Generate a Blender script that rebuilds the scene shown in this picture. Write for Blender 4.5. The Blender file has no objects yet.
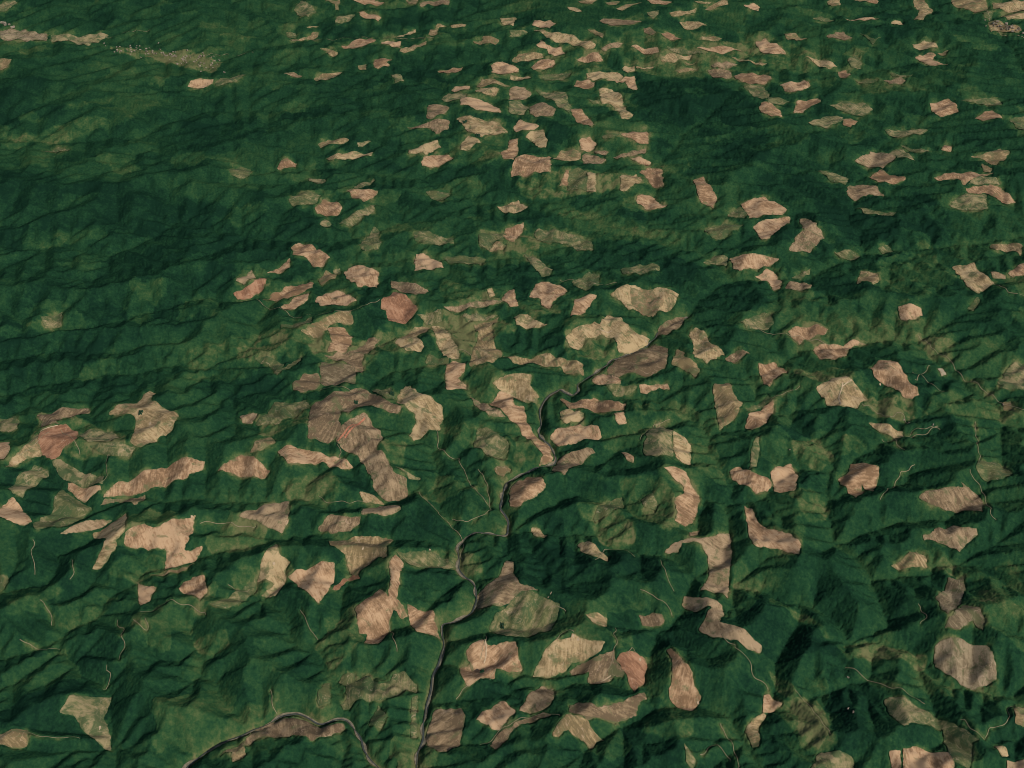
import bpy, math, random, time
import numpy as np
from mathutils import Vector
from mathutils.geometry import delaunay_2d_cdt
random.seed(7); RNG = np.random.default_rng(7); PI = math.pi
scene = bpy.context.scene; COL = scene.collection
SUN_EL, SUN_AZ, SUN_E, SKY_E, EXPO = 38, 135, 3.8, .065, 0.08
HAZE = 0
# Outlines of every clearing as surveyed from the photograph, in its 16 tiles: colour, corners, landmark phrase | label
CLEAR_TEXT = """\nT 0 0
p 750,345 765,325 800,315 855,318 850,335 810,352 770,352 #the lone pink clearing below town|lone small pink clearing in dark forest just below the far valley town
o 860,330 930,310 985,300 930,330 870,345
o 920,680 960,668 1005,680 990,710 960,718 930,700
k 0,125 60,120 190,138 190,166 100,166 0,150 #the wide bare valley field|wide bare brownish field on the flat floor of the far valley
o 205,140 300,148 400,132 430,142 400,165 350,185 290,168 205,165 #the green meadow of the far valley|pale green tapering meadow beside the bare field in the far valley
o 0,20 30,8 60,0 70,10 30,40 0,45
o 160,605 230,590 280,600 220,610
t 0,235 45,238 30,270 0,280
T 1 0
o 155,40 180,5 210,15 240,50 210,70 165,60
t 275,0 335,0 330,40 318,40 318,15
p 370,-4 470,-4 510,12 480,25 440,18
p 410,48 450,60 500,70 490,85 450,75 420,65
o 315,95 325,65 395,60 380,75 345,95
t 600,-3 650,-3 640,18 610,15
b 655,15 700,5 775,-2 770,20 690,15 660,28
t 205,110 260,95 250,105 215,112
o 120,130 160,135 160,150 130,150
t 140,160 205,152 230,130 250,128 245,147 230,158 150,165
t 560,150 640,118 640,130 590,148
t 690,140 730,95 840,100 835,108 785,110 780,100 730,108 722,138 700,145
p 345,185 390,165 450,155 480,162 430,185 350,195 #the long pink roadside sliver|long pink sliver just under the far valley road
p 500,172 530,165 578,165 575,192 545,188
t 575,205 600,190 680,165 680,178 620,205 585,210
t 255,195 290,195 328,212 320,225 295,222 285,205
p 470,255 475,238 520,235 545,240 520,252 535,262 490,275 475,270
t 410,265 440,258 440,278 412,278
p 725,285 780,280 828,268 810,288 770,292
b 110,295 150,290 185,305 170,312
t 235,312 260,300 345,288 325,302 290,318 240,325
o 540,300 580,300 590,325 560,330
t 870,165 910,160 910,145 950,150 970,160 960,180 875,172
p 945,260 985,245 1020,260 1050,285 1000,295 945,290
p 785,362 830,345 855,345 850,358 795,370
t 885,345 905,315 940,318 1020,345 1000,348 960,335 900,350
t 880,365 900,352 975,355 955,385 910,375
o 745,395 770,375 830,378 845,390 790,400 750,405
p 820,395 850,388 905,402 950,425 980,452 930,445 880,440 850,420 820,420
b 685,470 690,420 740,420 770,432 755,452 705,478
t 805,475 860,465 900,480 970,490 1005,530 960,540 900,550 850,525 830,500 #the ragged tan ridge clearing|ragged tan clearing with a small dark tree clump at its tip, far ridge
t 820,575 850,545 885,555 895,570 850,600 820,600
b 600,508 680,495 710,480 770,482 765,520 720,535 700,512 650,512
t 610,600 680,575 725,560 740,590 710,600 680,622 670,610 612,615
p 665,650 680,625 740,620 790,632 760,650 700,670 665,665 #the leaf-shaped pink clearing|leaf-shaped pink clearing tucked under a tan one at the dark forest edge
t 250,578 290,560 350,552 370,560 350,575 260,592
t 280,635 390,605 465,610 460,625 380,635 300,642 #the long flat tan clearing|long flat tan clearing, lower of two lying parallel in dark forest
o 405,570 460,565 430,585 410,588
p 85,675 100,645 125,635 165,655 160,670 95,682
o 210,712 275,718 275,730 245,735 215,722
o 395,750 470,715 475,722 430,748 400,755
t 975,72 1040,72 1030,105 985,95
p 980,610 1008,600 1012,560 1045,555 1045,620 1030,640 990,635
T 2 0
t 265,5 330,-3 345,-3 320,15 275,12
t 375,10 430,5 415,20 385,20
t 420,35 455,18 520,10 480,22 440,42
p 540,-2 640,8 620,18 560,15
t 730,5 800,8 790,15 745,12
t 765,40 790,25 860,2 865,18 830,25 790,42
p 930,22 965,12 990,30 985,45 955,35
t 220,28 260,32 280,45 260,48 230,38
b 350,85 365,75 450,80 520,85 470,98 400,102 365,92
o 540,50 590,42 580,60 565,75 545,60
t 630,52 680,45 740,30 735,45 680,62 640,65
t 670,88 700,85 780,102 740,115 690,115
p 80,100 90,82 130,88 150,82 172,95 150,115 110,108
t 85,122 150,132 180,130 240,140 300,165 332,175 325,195 300,198 240,180 160,160 #the broad tan ridge clearing|broad tan clearing sloping down the middle of the far ridge
t 300,118 330,118 365,135 362,152 345,140
o -10,120 50,122 60,130 -5,150
b 525,115 550,110 575,130 560,140 530,130
p 600,135 620,128 650,140 675,155 650,160 615,150
t 755,150 800,145 840,155 810,165 760,160
p 100,180 115,160 135,180 200,190 210,215 150,218 140,195 110,188
t 0,245 25,215 120,215 125,230 80,240 20,250
p 75,270 110,245 145,235 170,255 160,270 90,278
p 260,240 310,215 345,208 362,240 340,248 280,248 #the pink wedge on the far ridge|pink wedge with a blunt right end among the far strips
p 480,185 500,180 580,190 588,210 560,215 510,205
b 360,195 420,170 450,170 420,190 370,205
o 620,185 680,200 740,205 770,215 690,215 640,205
t 595,230 620,218 720,220 700,240 650,250 600,248
p 740,190 800,188 920,205 860,210 790,205
t 445,275 455,265 490,265 490,285 460,290
t 495,265 570,265 560,272 500,273
t 655,285 690,275 760,265 720,282 670,292
t 690,250 760,238 740,248 700,258
b 780,278 870,282 880,305 860,318 810,310
b 800,262 850,248 900,258 880,270 810,270
t 870,225 950,240 1020,255 1000,262 930,245
p 890,305 920,292 1010,298 1040,315 1010,340 950,335 900,318 #the broad pink upper-corner clearing|broad pink clearing at the upper corner of the big dark slope
o 925,342 1000,345 1030,380 1000,400 950,370
p 990,430 1000,410 1040,415 1075,445 1080,470 1040,465 1000,450
p 975,170 1010,155 1065,182 1095,215 1040,215 1000,210 985,190
t -5,300 60,305 75,312 40,320 -5,318
o 120,310 150,298 235,290 230,302 160,322 130,322
p 245,345 260,322 310,320 330,330 325,348 270,350
t 300,295 330,288 420,292 440,308 415,325 360,312 325,322 305,315
p 420,332 415,325 455,308 490,305 500,355 485,362 462,340 455,322
b -10,355 45,348 78,375 50,398 -10,400
o -10,405 30,403 68,430 50,460 -10,450
b 72,430 100,415 140,415 175,440 160,465 100,470 75,455
o 95,360 150,372 215,370 235,430 230,460 190,430 150,395
p 237,437 260,435 300,465 325,495 320,510 275,495 240,460
t 350,355 400,360 440,380 440,415 470,450 485,460 470,478 440,475 410,430 390,415 360,415 #the tan clearing with a long tail|tan clearing trailing a long tail downhill at the edge of dark forest
o 310,400 348,398 348,415 325,415
p 5,510 30,480 105,505 90,520 20,530
t 55,550 80,525 125,520 140,560 135,590 105,590 80,565
p 5,660 40,620 155,625 155,690 90,685 60,705 -5,710 #the bright pink block|bright pink block with a sharp square corner above a pale green slope
p 268,560 310,548 338,575 325,600 300,608 275,600
t 165,635 200,602 260,602 275,612 275,635 210,642
b 280,625 310,615 375,640 345,655 290,655
b 330,606 385,608 375,620 335,614
p 435,540 470,530 540,528 545,575 510,575 480,555 #the straight-edged pink clearing|pink clearing with a straight cut edge against the big dark slope
o 360,545 430,538 400,552 365,553
b 405,630 470,610 535,595 530,615 480,625 420,638
p 470,630 510,628 555,650 545,662 500,648
p 510,690 550,668 600,680 605,745 575,752 550,730 535,705
t 435,700 500,695 520,725 480,745 460,765 435,760
p 190,745 215,680 230,685 225,745
o 230,687 265,670 298,685 298,765 222,765
t 302,690 335,695 335,768 302,765
p 725,722 765,708 795,745 818,790 805,835 780,820 755,810 745,775 #the pink tongue in dark forest|pink tongue-shaped clearing standing alone below the big dark slope
T 3 0
t 235,5 285,-3 290,20 255,25
p 340,-3 440,-3 435,15 400,8
t 580,-3 620,-3 660,45 620,80 585,78 610,45
t 735,-3 870,-3 880,35 840,50 790,35 740,20 #the upper farm field|large tan farm field in the far right valley, left of its road
t 897,10 1030,5 1030,40 960,50 902,35
o 860,52 898,42 892,78 865,70
t 880,90 930,85 1015,120 1000,132 930,125 890,130
t 930,65 1030,55 1030,75 960,80
p 310,75 420,70 440,75 380,82 320,82
o 180,75 210,62 265,80 215,85
t 495,90 530,85 540,98 505,100
t 65,135 110,132 155,155 110,162 75,150
b 235,145 300,125 335,152 290,157 245,150
o 365,130 430,160 450,150 420,178 400,155
t 580,178 610,175 625,162 655,170 680,190 640,195 585,192
p 590,230 640,212 670,220 650,240 725,258 660,262 620,250 #the pink hook-shaped clearing|pink hook-shaped clearing in far dark forest
t 680,215 720,200 710,220 690,222
o 320,240 350,225 375,250 370,275 335,270
p 280,288 310,282 328,298 310,312 285,308
t 150,225 200,240 280,270 240,275 190,255
b 460,320 530,310 552,325 490,338
o 350,322 440,320 420,332 360,330
o 490,295 580,298 550,308 500,305
p 50,340 105,330 145,320 170,345 110,365 70,365
o 0,390 45,392 90,410 50,420 0,412
p 105,450 115,405 200,395 210,408 170,425 140,450
o 245,420 300,408 380,412 420,438 385,462 300,445 280,440
o 160,490 230,468 298,470 298,482 245,500 240,515
p 302,478 330,475 360,485 330,510 302,500
p 645,412 720,397 745,410 758,448 690,470 670,455 #the lone tilted square|lone tilted pinkish square standing apart in far forest
o 770,400 830,398 925,402 935,420 850,418
p 825,475 870,448 895,445 940,475 860,485
o 965,480 1030,465 1030,520 990,510
o 470,520 560,522 640,520 620,535 520,552 485,540
b 350,645 420,608 500,620 510,635 460,675 415,670 365,655
o 482,615 540,597 590,645 520,632
p 405,710 450,678 555,715 500,738 440,730 #the pink diamond|pink diamond touching a brown patch at its upper tip
o 530,580 600,600 660,605 620,612 550,595
p 693,600 705,582 730,585 730,608
t 810,628 870,615 930,592 968,610 920,655 890,662 870,640
t 855,655 895,675 890,690 865,685
p 665,712 760,695 900,692 880,700 830,710 780,740 760,715 690,722
o 840,705 910,710 930,742 832,740 795,738
p 790,752 830,744 930,750 975,790 990,810 960,815 900,788 870,772 800,772
o 728,825 750,795 800,775 872,778 880,835 800,842
o 200,685 270,695 320,715 310,740 260,728
b 320,750 370,740 430,745 465,785 400,778 345,805 320,780
T 0 1
b 942,355 1005,312 1024,345 978,370
r 935,405 1000,372 1040,345 1062,348 1055,385 1000,425 950,430 #the reddish clearing at the dark edge|reddish clearing just under a brown one where the wide dark forest ends
o 165,500 250,480 245,540 180,545
T 1 1
p 365,-5 490,-5 470,22 430,40 390,25
o 135,30 170,10 260,15 240,45 200,50 150,60
p 235,65 270,28 320,40 345,65 325,95 270,92 245,85
o 330,130 400,80 480,50 470,75 400,130 370,135
o 255,130 275,110 300,130 285,142
o 410,210 455,178 472,140 490,150 487,188 500,205 490,228 440,238 420,225
o 630,165 680,155 730,180 790,185 790,205 730,215 680,205 640,195
p 145,225 175,205 225,210 295,262 270,298 235,300 205,265 150,250 #the bent pink clearing|bent pink clearing stepping down to the lower right
p 45,325 135,265 135,300 100,328
p 640,250 670,248 740,280 750,305 690,312 635,315 #the lone pink wedge|lone pink wedge with a square left end in mid green forest
o 310,315 335,305 340,325 320,330
t 250,355 280,312 318,332 315,350 265,375
p 350,325 380,300 430,295 490,320 485,385 440,375 410,380 370,350
p 30,430 70,405 150,375 230,362 225,385 160,412 70,435
p 100,460 150,425 215,405 205,430 150,470 110,470
p 240,435 280,405 350,400 405,435 340,455 260,458
r 505,435 550,398 620,430 645,470 620,505 570,525 530,515 520,475 500,470 #the rust-coloured clearing|rust-coloured rounded clearing with a dark notch on its left
b 540,355 580,360 690,395 640,415 570,395 545,385
t 180,555 230,525 330,480 380,475 390,525 290,535 260,580 230,580
o 100,530 220,500 225,522 100,545
p 290,545 355,545 385,580 370,615 360,640 285,640 305,600
b 275,655 330,640 380,640 455,585 495,590 470,625 425,655 425,725 390,720 370,685 310,670
k 260,682 390,695 400,770 260,770
b 150,765 190,725 250,725 255,775 180,805 150,793
o 75,720 130,690 185,660 180,675 120,710 85,730
o -5,655 60,665 115,690 85,722 50,690 -5,670
t 555,605 600,575 640,540 695,537 680,560 640,580 670,620 660,640 600,635
t 705,540 750,540 780,590 815,650 810,668 765,665 730,620 720,580
o 690,650 770,668 768,690 680,685
p 765,690 800,675 835,690 830,720 810,745 838,775 842,790 762,792 760,720 #the pink stump-shaped clearing|pink stump-shaped clearing with a pinched waist
t 870,530 975,500 940,540 950,600 985,650 950,685 850,700 880,620 890,560 #the folded tan hillside|folded tan hillside clearing with a dark forest wall on its right
o 830,490 980,490 880,518 840,518
b 750,460 830,455 900,440 1000,435 890,465 800,485
t 925,390 945,385 955,415 935,425
p 980,428 1005,400 1030,390 1046,455 1020,458
o 645,490 740,470 745,520 690,532
o 890,170 1000,165 985,195 960,195 930,235 895,215
t 932,237 960,198 1000,215 985,235
p 985,175 1000,148 1030,138 1070,122 1065,155 1035,200 1000,190
t 965,60 1030,42 1050,35 1085,62 1030,85 1000,85
o 745,260 830,255 920,270 900,290 780,290
o 680,0 780,0 750,30 700,25
t 985,655 1060,665 1150,648 1230,665 1305,690 1310,735 1240,728 1220,700 1120,688 1030,685
t 945,765 1000,735 1100,732 1095,775 1130,820 1120,845 1050,830 990,800
T 2 1
p 495,35 515,10 560,20 575,40 620,55 570,70 530,68
p 918,50 960,30 1010,18 1060,45 1100,70 1080,92 1000,92 950,105 942,85
o 860,95 910,60 938,85 930,105
p 965,140 1024,112 1110,100 1110,125 1060,155 1030,185 1000,190 985,165
o 770,155 850,125 925,132 900,150 830,190 800,185 #the olive leaf-shaped clearing|olive leaf-shaped clearing with fine ribs, left of two pinkish ones
p 870,265 960,250 1024,258 1065,268 1024,300 960,305 910,318 885,300 #the long pink loaf-shaped clearing|long pink loaf-shaped clearing with a blunt left end
o 765,285 810,255 862,260 858,295 810,290
p 975,340 1020,308 1045,320 1072,355 1072,385 1045,395 1030,365 1000,355
o 95,150 170,150 260,180 320,200 320,235 270,235 220,205 150,205 95,190 #the long olive band|long olive band drooping to the right across mid forest
o 50,250 100,265 160,310 150,335 120,340 85,295
o 435,310 500,295 580,290 590,315 510,330 445,330
o 245,360 310,320 350,330 340,370 290,395 260,380
p 70,420 115,360 150,360 220,390 200,415 165,440 145,468 115,450 120,430 #the pink heart-shaped clearing|pink heart-shaped clearing below an olive streak
p 235,495 255,430 310,410 335,415 310,455 280,490
t 10,500 60,490 100,515 140,530 100,545 60,550 20,530
t 395,410 440,375 490,375 550,395 640,395 665,410 650,455 610,480 550,500 510,480 470,470 440,435 #the broad bat-shaped clearing|broad bat-shaped clearing, pink in its middle and olive at both wings
t 215,580 250,545 330,520 350,530 385,495 440,505 470,545 550,590 540,610 470,650 430,640 410,580 350,570 290,590 265,635 235,620 #the arched tan clearing|arched tan clearing straddling a bushy hollow just above the river
b 590,545 640,510 690,500 680,530 620,570 580,580
b 380,715 430,665 560,615 620,625 620,660 610,705 540,740 490,720 430,735 400,740 #the riverside mauve clearing|dull mauve ribbed clearing along the lower bank of the river
p 320,752 370,730 420,738 435,770 340,772
t 640,690 660,630 690,640 690,660 740,690 750,720 735,742 690,712
t 710,560 735,545 780,575 790,605 850,650 780,685 760,665 730,660 725,610
b 852,668 900,635 950,645 910,670 870,680
o 915,520 1000,485 1030,490 1048,530 1020,550 940,548
p 985,685 1050,680 1098,722 1060,740 1030,780 1010,770
T 3 1
b 85,235 110,185 145,152 130,110 160,110 195,140 210,152 225,185 160,242
b 70,385 95,357 175,370 165,385 100,392
o 95,345 170,305 165,330 130,350
t 355,375 370,315 435,325 440,360 420,370 390,355
o 265,240 330,232 370,260 350,270 290,262
o 440,225 480,215 500,240 460,248
t 735,300 800,290 825,282 870,335 905,365 835,405 800,375 #the tan rectangle at the road end|tan tilted rectangle where a pale road ends, far right
t 890,215 980,205 1015,210 1010,255 980,235 910,230
p 960,325 1000,295 1030,285 1030,335 980,340
b 890,320 950,335 950,348 900,345
p 520,460 550,452 610,465 615,495 555,515 535,510 #the small pink forest block|small pinkish block alone in smooth dark green forest
p 80,560 110,535 200,530 240,550 225,570 165,590 125,610 105,590 #the smooth pink oval|smooth pink oval with a pointed lower edge
p 180,635 205,610 300,620 340,595 395,610 330,620 310,655 270,670 210,670
p 408,705 440,680 490,672 535,715 575,770 605,815 575,832 540,815 470,775 430,745 #the down-sloping pink clearing|long pink clearing sloping down to the right near the farm tracks
o 920,765 955,715 990,680 1030,690 1030,785 960,785
y 680,710 695,705 712,730 695,738
o 355,65 400,68 480,85 515,80 500,95 440,88 390,88
o 800,470 840,420 845,440 820,475
T 0 2
o -5,140 55,130 78,150 70,180 35,195 -5,185 #the round olive clearing|round olive clearing ringed by a pale track at the frame edge
p -5,240 35,235 40,260 15,300 -5,300
b 150,125 230,105 355,100 355,118 250,135 225,150 245,165 165,172 165,145
r 155,200 205,175 265,160 315,195 300,225 250,255 240,285 210,302 170,285 158,240 #the bright red-soil clearing|bright red-soil clearing, the reddest patch of all
t 50,300 110,240 150,202 154,240 165,288 100,305 20,330
o 315,200 350,185 450,190 475,215 440,230 350,235
o 360,250 470,232 540,255 520,285 440,285 390,265
t 435,120 500,80 570,60 600,28 620,40 600,65 715,125 690,185 640,210 565,255 525,232 545,125 #the tan horned clearing|tan clearing with a horned top and one dark tree clump
o 60,400 75,370 140,325 185,345 195,370 130,415 90,455 50,440 35,420
o 210,310 245,300 310,345 415,370 410,400 280,390 240,370
p 272,397 400,408 405,425 340,475 300,445 272,420
o 210,510 230,440 250,425 300,460 365,500 340,525 250,570 150,585 130,560 #the pale olive flag-shaped clearing|pale olive flag-shaped clearing below a pink striped one
p -5,500 50,455 75,480 125,550 100,565 50,555 -5,530
p 410,455 480,390 590,345 690,320 820,312 810,345 755,360 750,375 690,390 580,430 500,445 #the long pinkish crescent|long pinkish brown crescent along a forested ridge
b 400,485 420,462 580,447 575,465 540,485 480,470
p 870,350 965,282 1000,290 1040,315 1078,350 1045,382 950,368
b 955,530 1010,505 1090,482 1155,470 1155,550 1130,597 1085,580 1030,545 #the brown fan on the ridge|brown fan-shaped clearing with dark gullies above a dark ridge
b 240,600 350,545 450,545 400,575 330,590
t 375,740 400,680 430,620 370,600 450,555 505,515 498,590 465,625 460,665 400,740
p 500,640 502,592 580,558 600,575 640,572 690,540 715,545 782,525 765,600 735,665 810,650 780,712 655,745 668,660 560,655 505,650 #the jagged pink clearing|large jagged pink clearing with pointed corners on a lit slope
b 960,130 1030,118 1010,160 970,155
t 600,768 680,745 780,718 730,748 640,768
T 1 2
o -5,165 40,125 80,70 200,65 215,95 160,130 90,160
t -20,275 0,228 60,215 80,235 20,265
b 210,220 220,95 300,40 420,15 460,40 520,65 580,90 570,120 520,108 450,85 400,95 370,115 340,110 330,150 340,180 310,220 290,232 #the great brown arch|great brown arching clearing, left limb of the horseshoe round a dark wood
o 462,28 540,15 556,60 520,60
t 562,72 580,25 600,10 660,40 740,85 745,130 730,185 690,185 630,225 610,205 640,160 640,120 600,95 #the horseshoe's right limb|tan clearing curving down, right limb of the horseshoe round a dark wood
b 320,225 370,150 435,115 500,190 505,225 480,260 530,310 545,350 600,380 605,445 570,470 520,465 470,410 470,380 420,310 410,285 340,250 #the huge red-tracked brown slope|huge brown slope clearing with a reddish track down its upper edge
o 545,322 600,350 660,380 612,380
p 85,270 140,245 190,265 280,290 350,300 390,335 340,340 270,310 200,318 130,320 #the long pinkish strip|long pinkish strip descending to the right above ribbed green slopes
t 415,435 470,445 515,485 430,475
b 425,500 500,490 560,485 580,500 520,525 425,520
b 250,580 300,520 350,530 420,530 410,560 380,590 300,598
o 870,255 890,180 950,190 1000,220 1010,250 990,305 940,290 900,255 #the olive knoll block|olive block on a green knoll left of the S-shaped strip
t 955,340 1000,330 1020,345 990,375 965,360
p 935,80 980,30 1020,40 1030,85 1070,90 1080,150 1105,200 1180,255 1185,315 1135,325 1150,285 1105,225 1060,195 1030,150 990,110 #the S-shaped pink strip|long S-shaped pink strip winding down beside the river
b 850,45 920,80 1000,135 930,125 870,70
t 290,630 390,610 550,625 520,650 525,695 490,690 440,730 400,770 370,740 355,680 300,645 #the tapering tan clearing|tan clearing tapering downward with a pale dirt landing at its top
t 10,790 15,760 30,690 80,640 100,690 135,715 115,750 120,785 80,845 20,850 75,800
p 130,770 160,745 240,725 312,715 315,770 290,830 250,880 200,830 150,785 #the pink kite-shaped clearing|pink kite-shaped clearing with its point hanging down
o 560,670 700,670 760,700 800,740 640,730 580,700
T 2 2
o 350,0 410,5 500,10 480,40 415,50
p 512,5 620,0 628,22 585,15 540,38 515,35
p 190,60 280,65 330,60 455,80 450,105 400,110 350,115 280,95 230,98
t 195,112 230,102 285,120 280,145 220,160 195,140
p 410,120 445,112 458,155 430,160 415,145
p 155,215 200,175 260,165 345,170 360,215 280,225 185,252 #the pink clearing in the river bend|pink clearing fading to olive on its right, beside the river bend
b 155,350 185,305 270,265 320,258 330,275 280,320 210,365 #the ribbed mauve clearing|ribbed mauve clearing slanting up right below the river bend
p 440,275 460,275 485,300 485,318 460,305
o 525,275 545,190 585,148 640,185 640,290 580,290 540,285 #the olive dome-shaped clearing|olive dome-shaped clearing on a rounded knoll
t 645,190 690,215 715,260 710,325 660,295 645,260
p 610,335 640,330 700,355 710,400 750,450 745,480 725,555 695,570 650,545 665,510 650,465 685,440 690,415 650,375 #the wavy pink strip|wavy pinkish strip running down from an olive dome
p -5,415 60,375 105,375 138,415 75,460 25,492 -8,490 #the pink lozenge|pink lozenge with straight sides facing a round dark green knoll
o 330,530 380,480 440,455 448,490 380,525 335,545 325,570
o 515,465 560,440 580,475 575,505 530,490
t 80,580 110,580 140,608 100,612 85,605
t 265,645 300,630 340,655 385,695 380,708 330,690 280,675
t 805,25 815,0 870,-3 880,25 920,75 905,110 870,155 830,185 820,120 #the tan spearhead|tan spearhead-shaped clearing pointing straight down
p 935,175 950,120 1010,90 1045,65 1045,115 1000,165 960,185
o 930,100 1024,45 1035,62 960,108
p 875,350 910,335 960,355 1020,375 1040,400 1024,430 980,438 930,405 880,385 #the pink clearing with a wavy base|pink clearing with a wavy base, touching a second pink block
p 932,490 955,500 985,555 1020,585 1110,600 1155,640 1150,685 1085,662 1020,655 965,640 945,570 #the pink boot-shaped clearing|pink boot-shaped clearing with its toe to the right
b 610,675 650,640 700,620 765,618 870,598 876,660 868,770 862,858 820,835 750,830 790,775 785,690 760,640 680,635 665,675 #the ribbed T-shaped clearing|ribbed pinkish brown T-shaped clearing with a long leg down the slope
p 710,595 750,588 740,605 710,612
o 960,260 980,210 990,260 975,330 950,340
T 3 2
t 195,15 260,-20 310,-30 350,0 400,65 345,98 300,88 240,88 #the track-scored tan clearing|tan clearing scored by pale dirt tracks near its top
t 400,155 440,160 540,190 545,212 500,215 440,185
p 10,355 40,330 90,322 115,365 110,425 25,432 22,395
p 280,380 325,350 330,320 370,318 440,335 440,375 420,430 395,425 375,400 380,435 350,458 320,420 295,405 #the gully-split pink clearing|pink clearing split at the bottom by a dark gully
o 835,340 845,312 910,312 980,358 940,380 880,388 855,375 #the pointed tan clearing|tan olive clearing with a sharp right point beside a track
b 605,455 640,428 780,412 770,390 830,440 855,480 858,512 780,508 700,500 640,480 #the ribbed brown trackside clearing|long brown clearing with diagonal ribs, below a pointed tan one
b 620,605 650,598 680,575 740,568 780,575 835,580 838,605 800,635 765,668 730,655 690,635 625,625 #the dark-striped brown clearing|brown clearing with dark curved stripes and a pointed base
t 490,728 560,685 595,672 630,690 635,735 560,738
t 940,75 970,70 975,100 945,105
o 915,18 970,8 1030,8 1030,22 960,22
T 0 3
o -5,0 30,0 35,25 -5,70
p 550,30 575,40 625,50 610,70 560,120 555,90 #the small pink arrowhead|small pink arrowhead pointing down in dark forest
p 720,40 770,5 815,0 830,60 800,95 770,75 725,60 #the pink shield-shaped clearing|pink shield-shaped clearing with a pale track under it
o 240,545 280,478 335,482 450,482 415,560 440,640 440,700 390,660 330,610 300,560
t -5,640 50,615 115,620 110,680 40,685 -5,675
o 840,110 930,80 1024,10 1024,60 960,110 880,130
t 930,690 980,660 980,720 930,745
T 1 3
r 300,55 350,10 400,-10 415,10 370,20 320,55
p 400,130 420,110 495,55 530,90 540,0 535,-50 560,-85 590,-50 575,0 560,90 590,120 605,160 585,170 550,135 530,180 525,235 490,270 430,270 445,235 415,230 #the pink clearing with a chimney|pink clearing with a narrow chimney rising from its top
p 608,115 705,138 715,180 737,255 690,232 645,222 612,165 #the pink triangle by the stream|pinkish triangle with its point reaching the stream
b 885,115 890,70 950,20 985,-15 1005,-60 1030,-55 1030,0 1050,35 1130,58 1060,62 1010,108 965,122 895,130 #the mauve shaded clearing|dull mauve clearing on the shaded side above a large olive one
o 935,215 962,155 1012,112 1062,66 1125,75 1175,100 1215,115 1200,180 1180,215 1100,240 1040,245 1000,240 950,225 #the streamside large olive clearing|large olive clearing, rounded and furrowed, right of the stream
p 820,370 860,350 840,300 900,255 930,280 1000,265 1036,265 1064,380 1010,385 960,370 955,410 850,440 825,400 #the frayed pinkish clearing|pinkish clearing with a frayed left edge and a square right side
b 680,650 710,545 740,530 820,530 835,560 815,680 735,705 690,680 #the brown block beside the stream|brown upright block with a dark fold, right beside the stream
p 880,575 905,548 985,500 1035,540 1000,580 970,620 945,610 935,590
b 935,680 960,640 1025,605 1090,570 1150,550 1180,558 1085,584 1020,628 960,690
o 330,425 345,400 395,395 400,425 450,400 490,435 540,425 550,395 590,385 640,440 640,470 605,455 580,470 520,490 455,500 400,500 350,535 340,515 370,490 360,440 #the bumpy olive clearing|bumpy olive tan clearing with three humps, above the river
o 245,500 275,430 295,430 295,510 255,520
o 450,600 490,515 525,560 500,610
o 625,490 645,480 640,650 620,650
b -150,722 -60,682 0,614 60,587 140,568 200,582 270,607 350,592 355,612 300,642 220,660 150,632 60,642 0,652 -80,702 #the gravel flat in the river bend|long grey brown gravel flat along the inside of the lowest river bend
T 2 3
t 80,405 130,300 180,260 235,245 240,230 270,250 370,265 350,300 300,335 240,350 210,380 150,405 #the pale-peaked tan clearing|large tan clearing with pale dirt on its peak and a ridge fold
b 228,380 260,362 330,332 410,295 415,340 445,390 440,405 410,395 350,432 305,425 310,385 240,398
r 417,340 430,315 480,305 530,330 540,370 520,440 490,465 470,430 455,378 #the pink-red headland clearing|pink-red clearing with a rounded top edge and ribbed flank
b 30,540 60,490 120,445 165,450 165,490 150,515 130,530 60,543
b 230,520 260,510 340,530 380,515 450,505 530,468 535,490 500,520 495,560 430,580 380,575 350,562 305,576 235,545
t 165,640 180,595 230,553 303,582 330,625 380,660 335,660 320,695 290,665 240,630 225,615 185,640 #the tan star-shaped clearing|tan star-shaped clearing with pointed lower arms
t 295,155 340,148 380,170 375,205 320,185
b 510,160 560,150 600,155 610,180 595,198 520,198
p 620,295 635,290 690,345 720,390 725,440 755,485 720,540 690,535 640,505 625,450 640,420 645,350 #the tall pink blade|tall pink blade-shaped clearing, narrow at its top
b 680,115 690,85 760,90 810,95 840,120 845,150 830,185 890,200 960,250 1000,280 990,310 940,290 900,260 800,245 750,215 780,165 800,125 735,145 #the brown zigzag clearing|brown zigzag clearing bent round a dark hollow
p 1005,545 1008,480 1030,475 1078,512 1035,546
t 935,622 960,580 1005,552 1015,560 985,600 985,680 965,685
o 690,670 705,690 730,740 720,775 695,740
T 3 3
k 675,85 710,60 720,10 780,5 790,50 770,108 720,152 695,135 #the notched brown clearing|greyish brown clearing with a notched left side above a winged one
k 705,210 740,152 780,117 840,125 865,175 860,222 820,180 790,190 755,212
k 665,365 668,285 700,262 780,255 880,280 910,350 912,420 870,440 815,455 760,420 700,380 #the great ribbed fan|great ribbed greyish brown fan with parallel gullies, largest clearing low on the right
o 465,500 500,485 580,510 660,560 740,590 840,655 810,670 700,610 640,590 540,600 480,540 #the olive ridge strip|olive strip along a ridge track, slanting down right
o 700,612 760,605 818,655 810,720 800,775 740,740
p 485,705 530,700 530,775 500,775
p 542,690 590,682 720,705 745,765 740,780 540,780
t 985,530 1030,525 1030,610 990,590
t 905,680 950,685 960,720 935,725
b 955,740 1030,735 1030,775 955,775
o 210,710 300,705 340,740 340,775 170,775
"""
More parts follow.
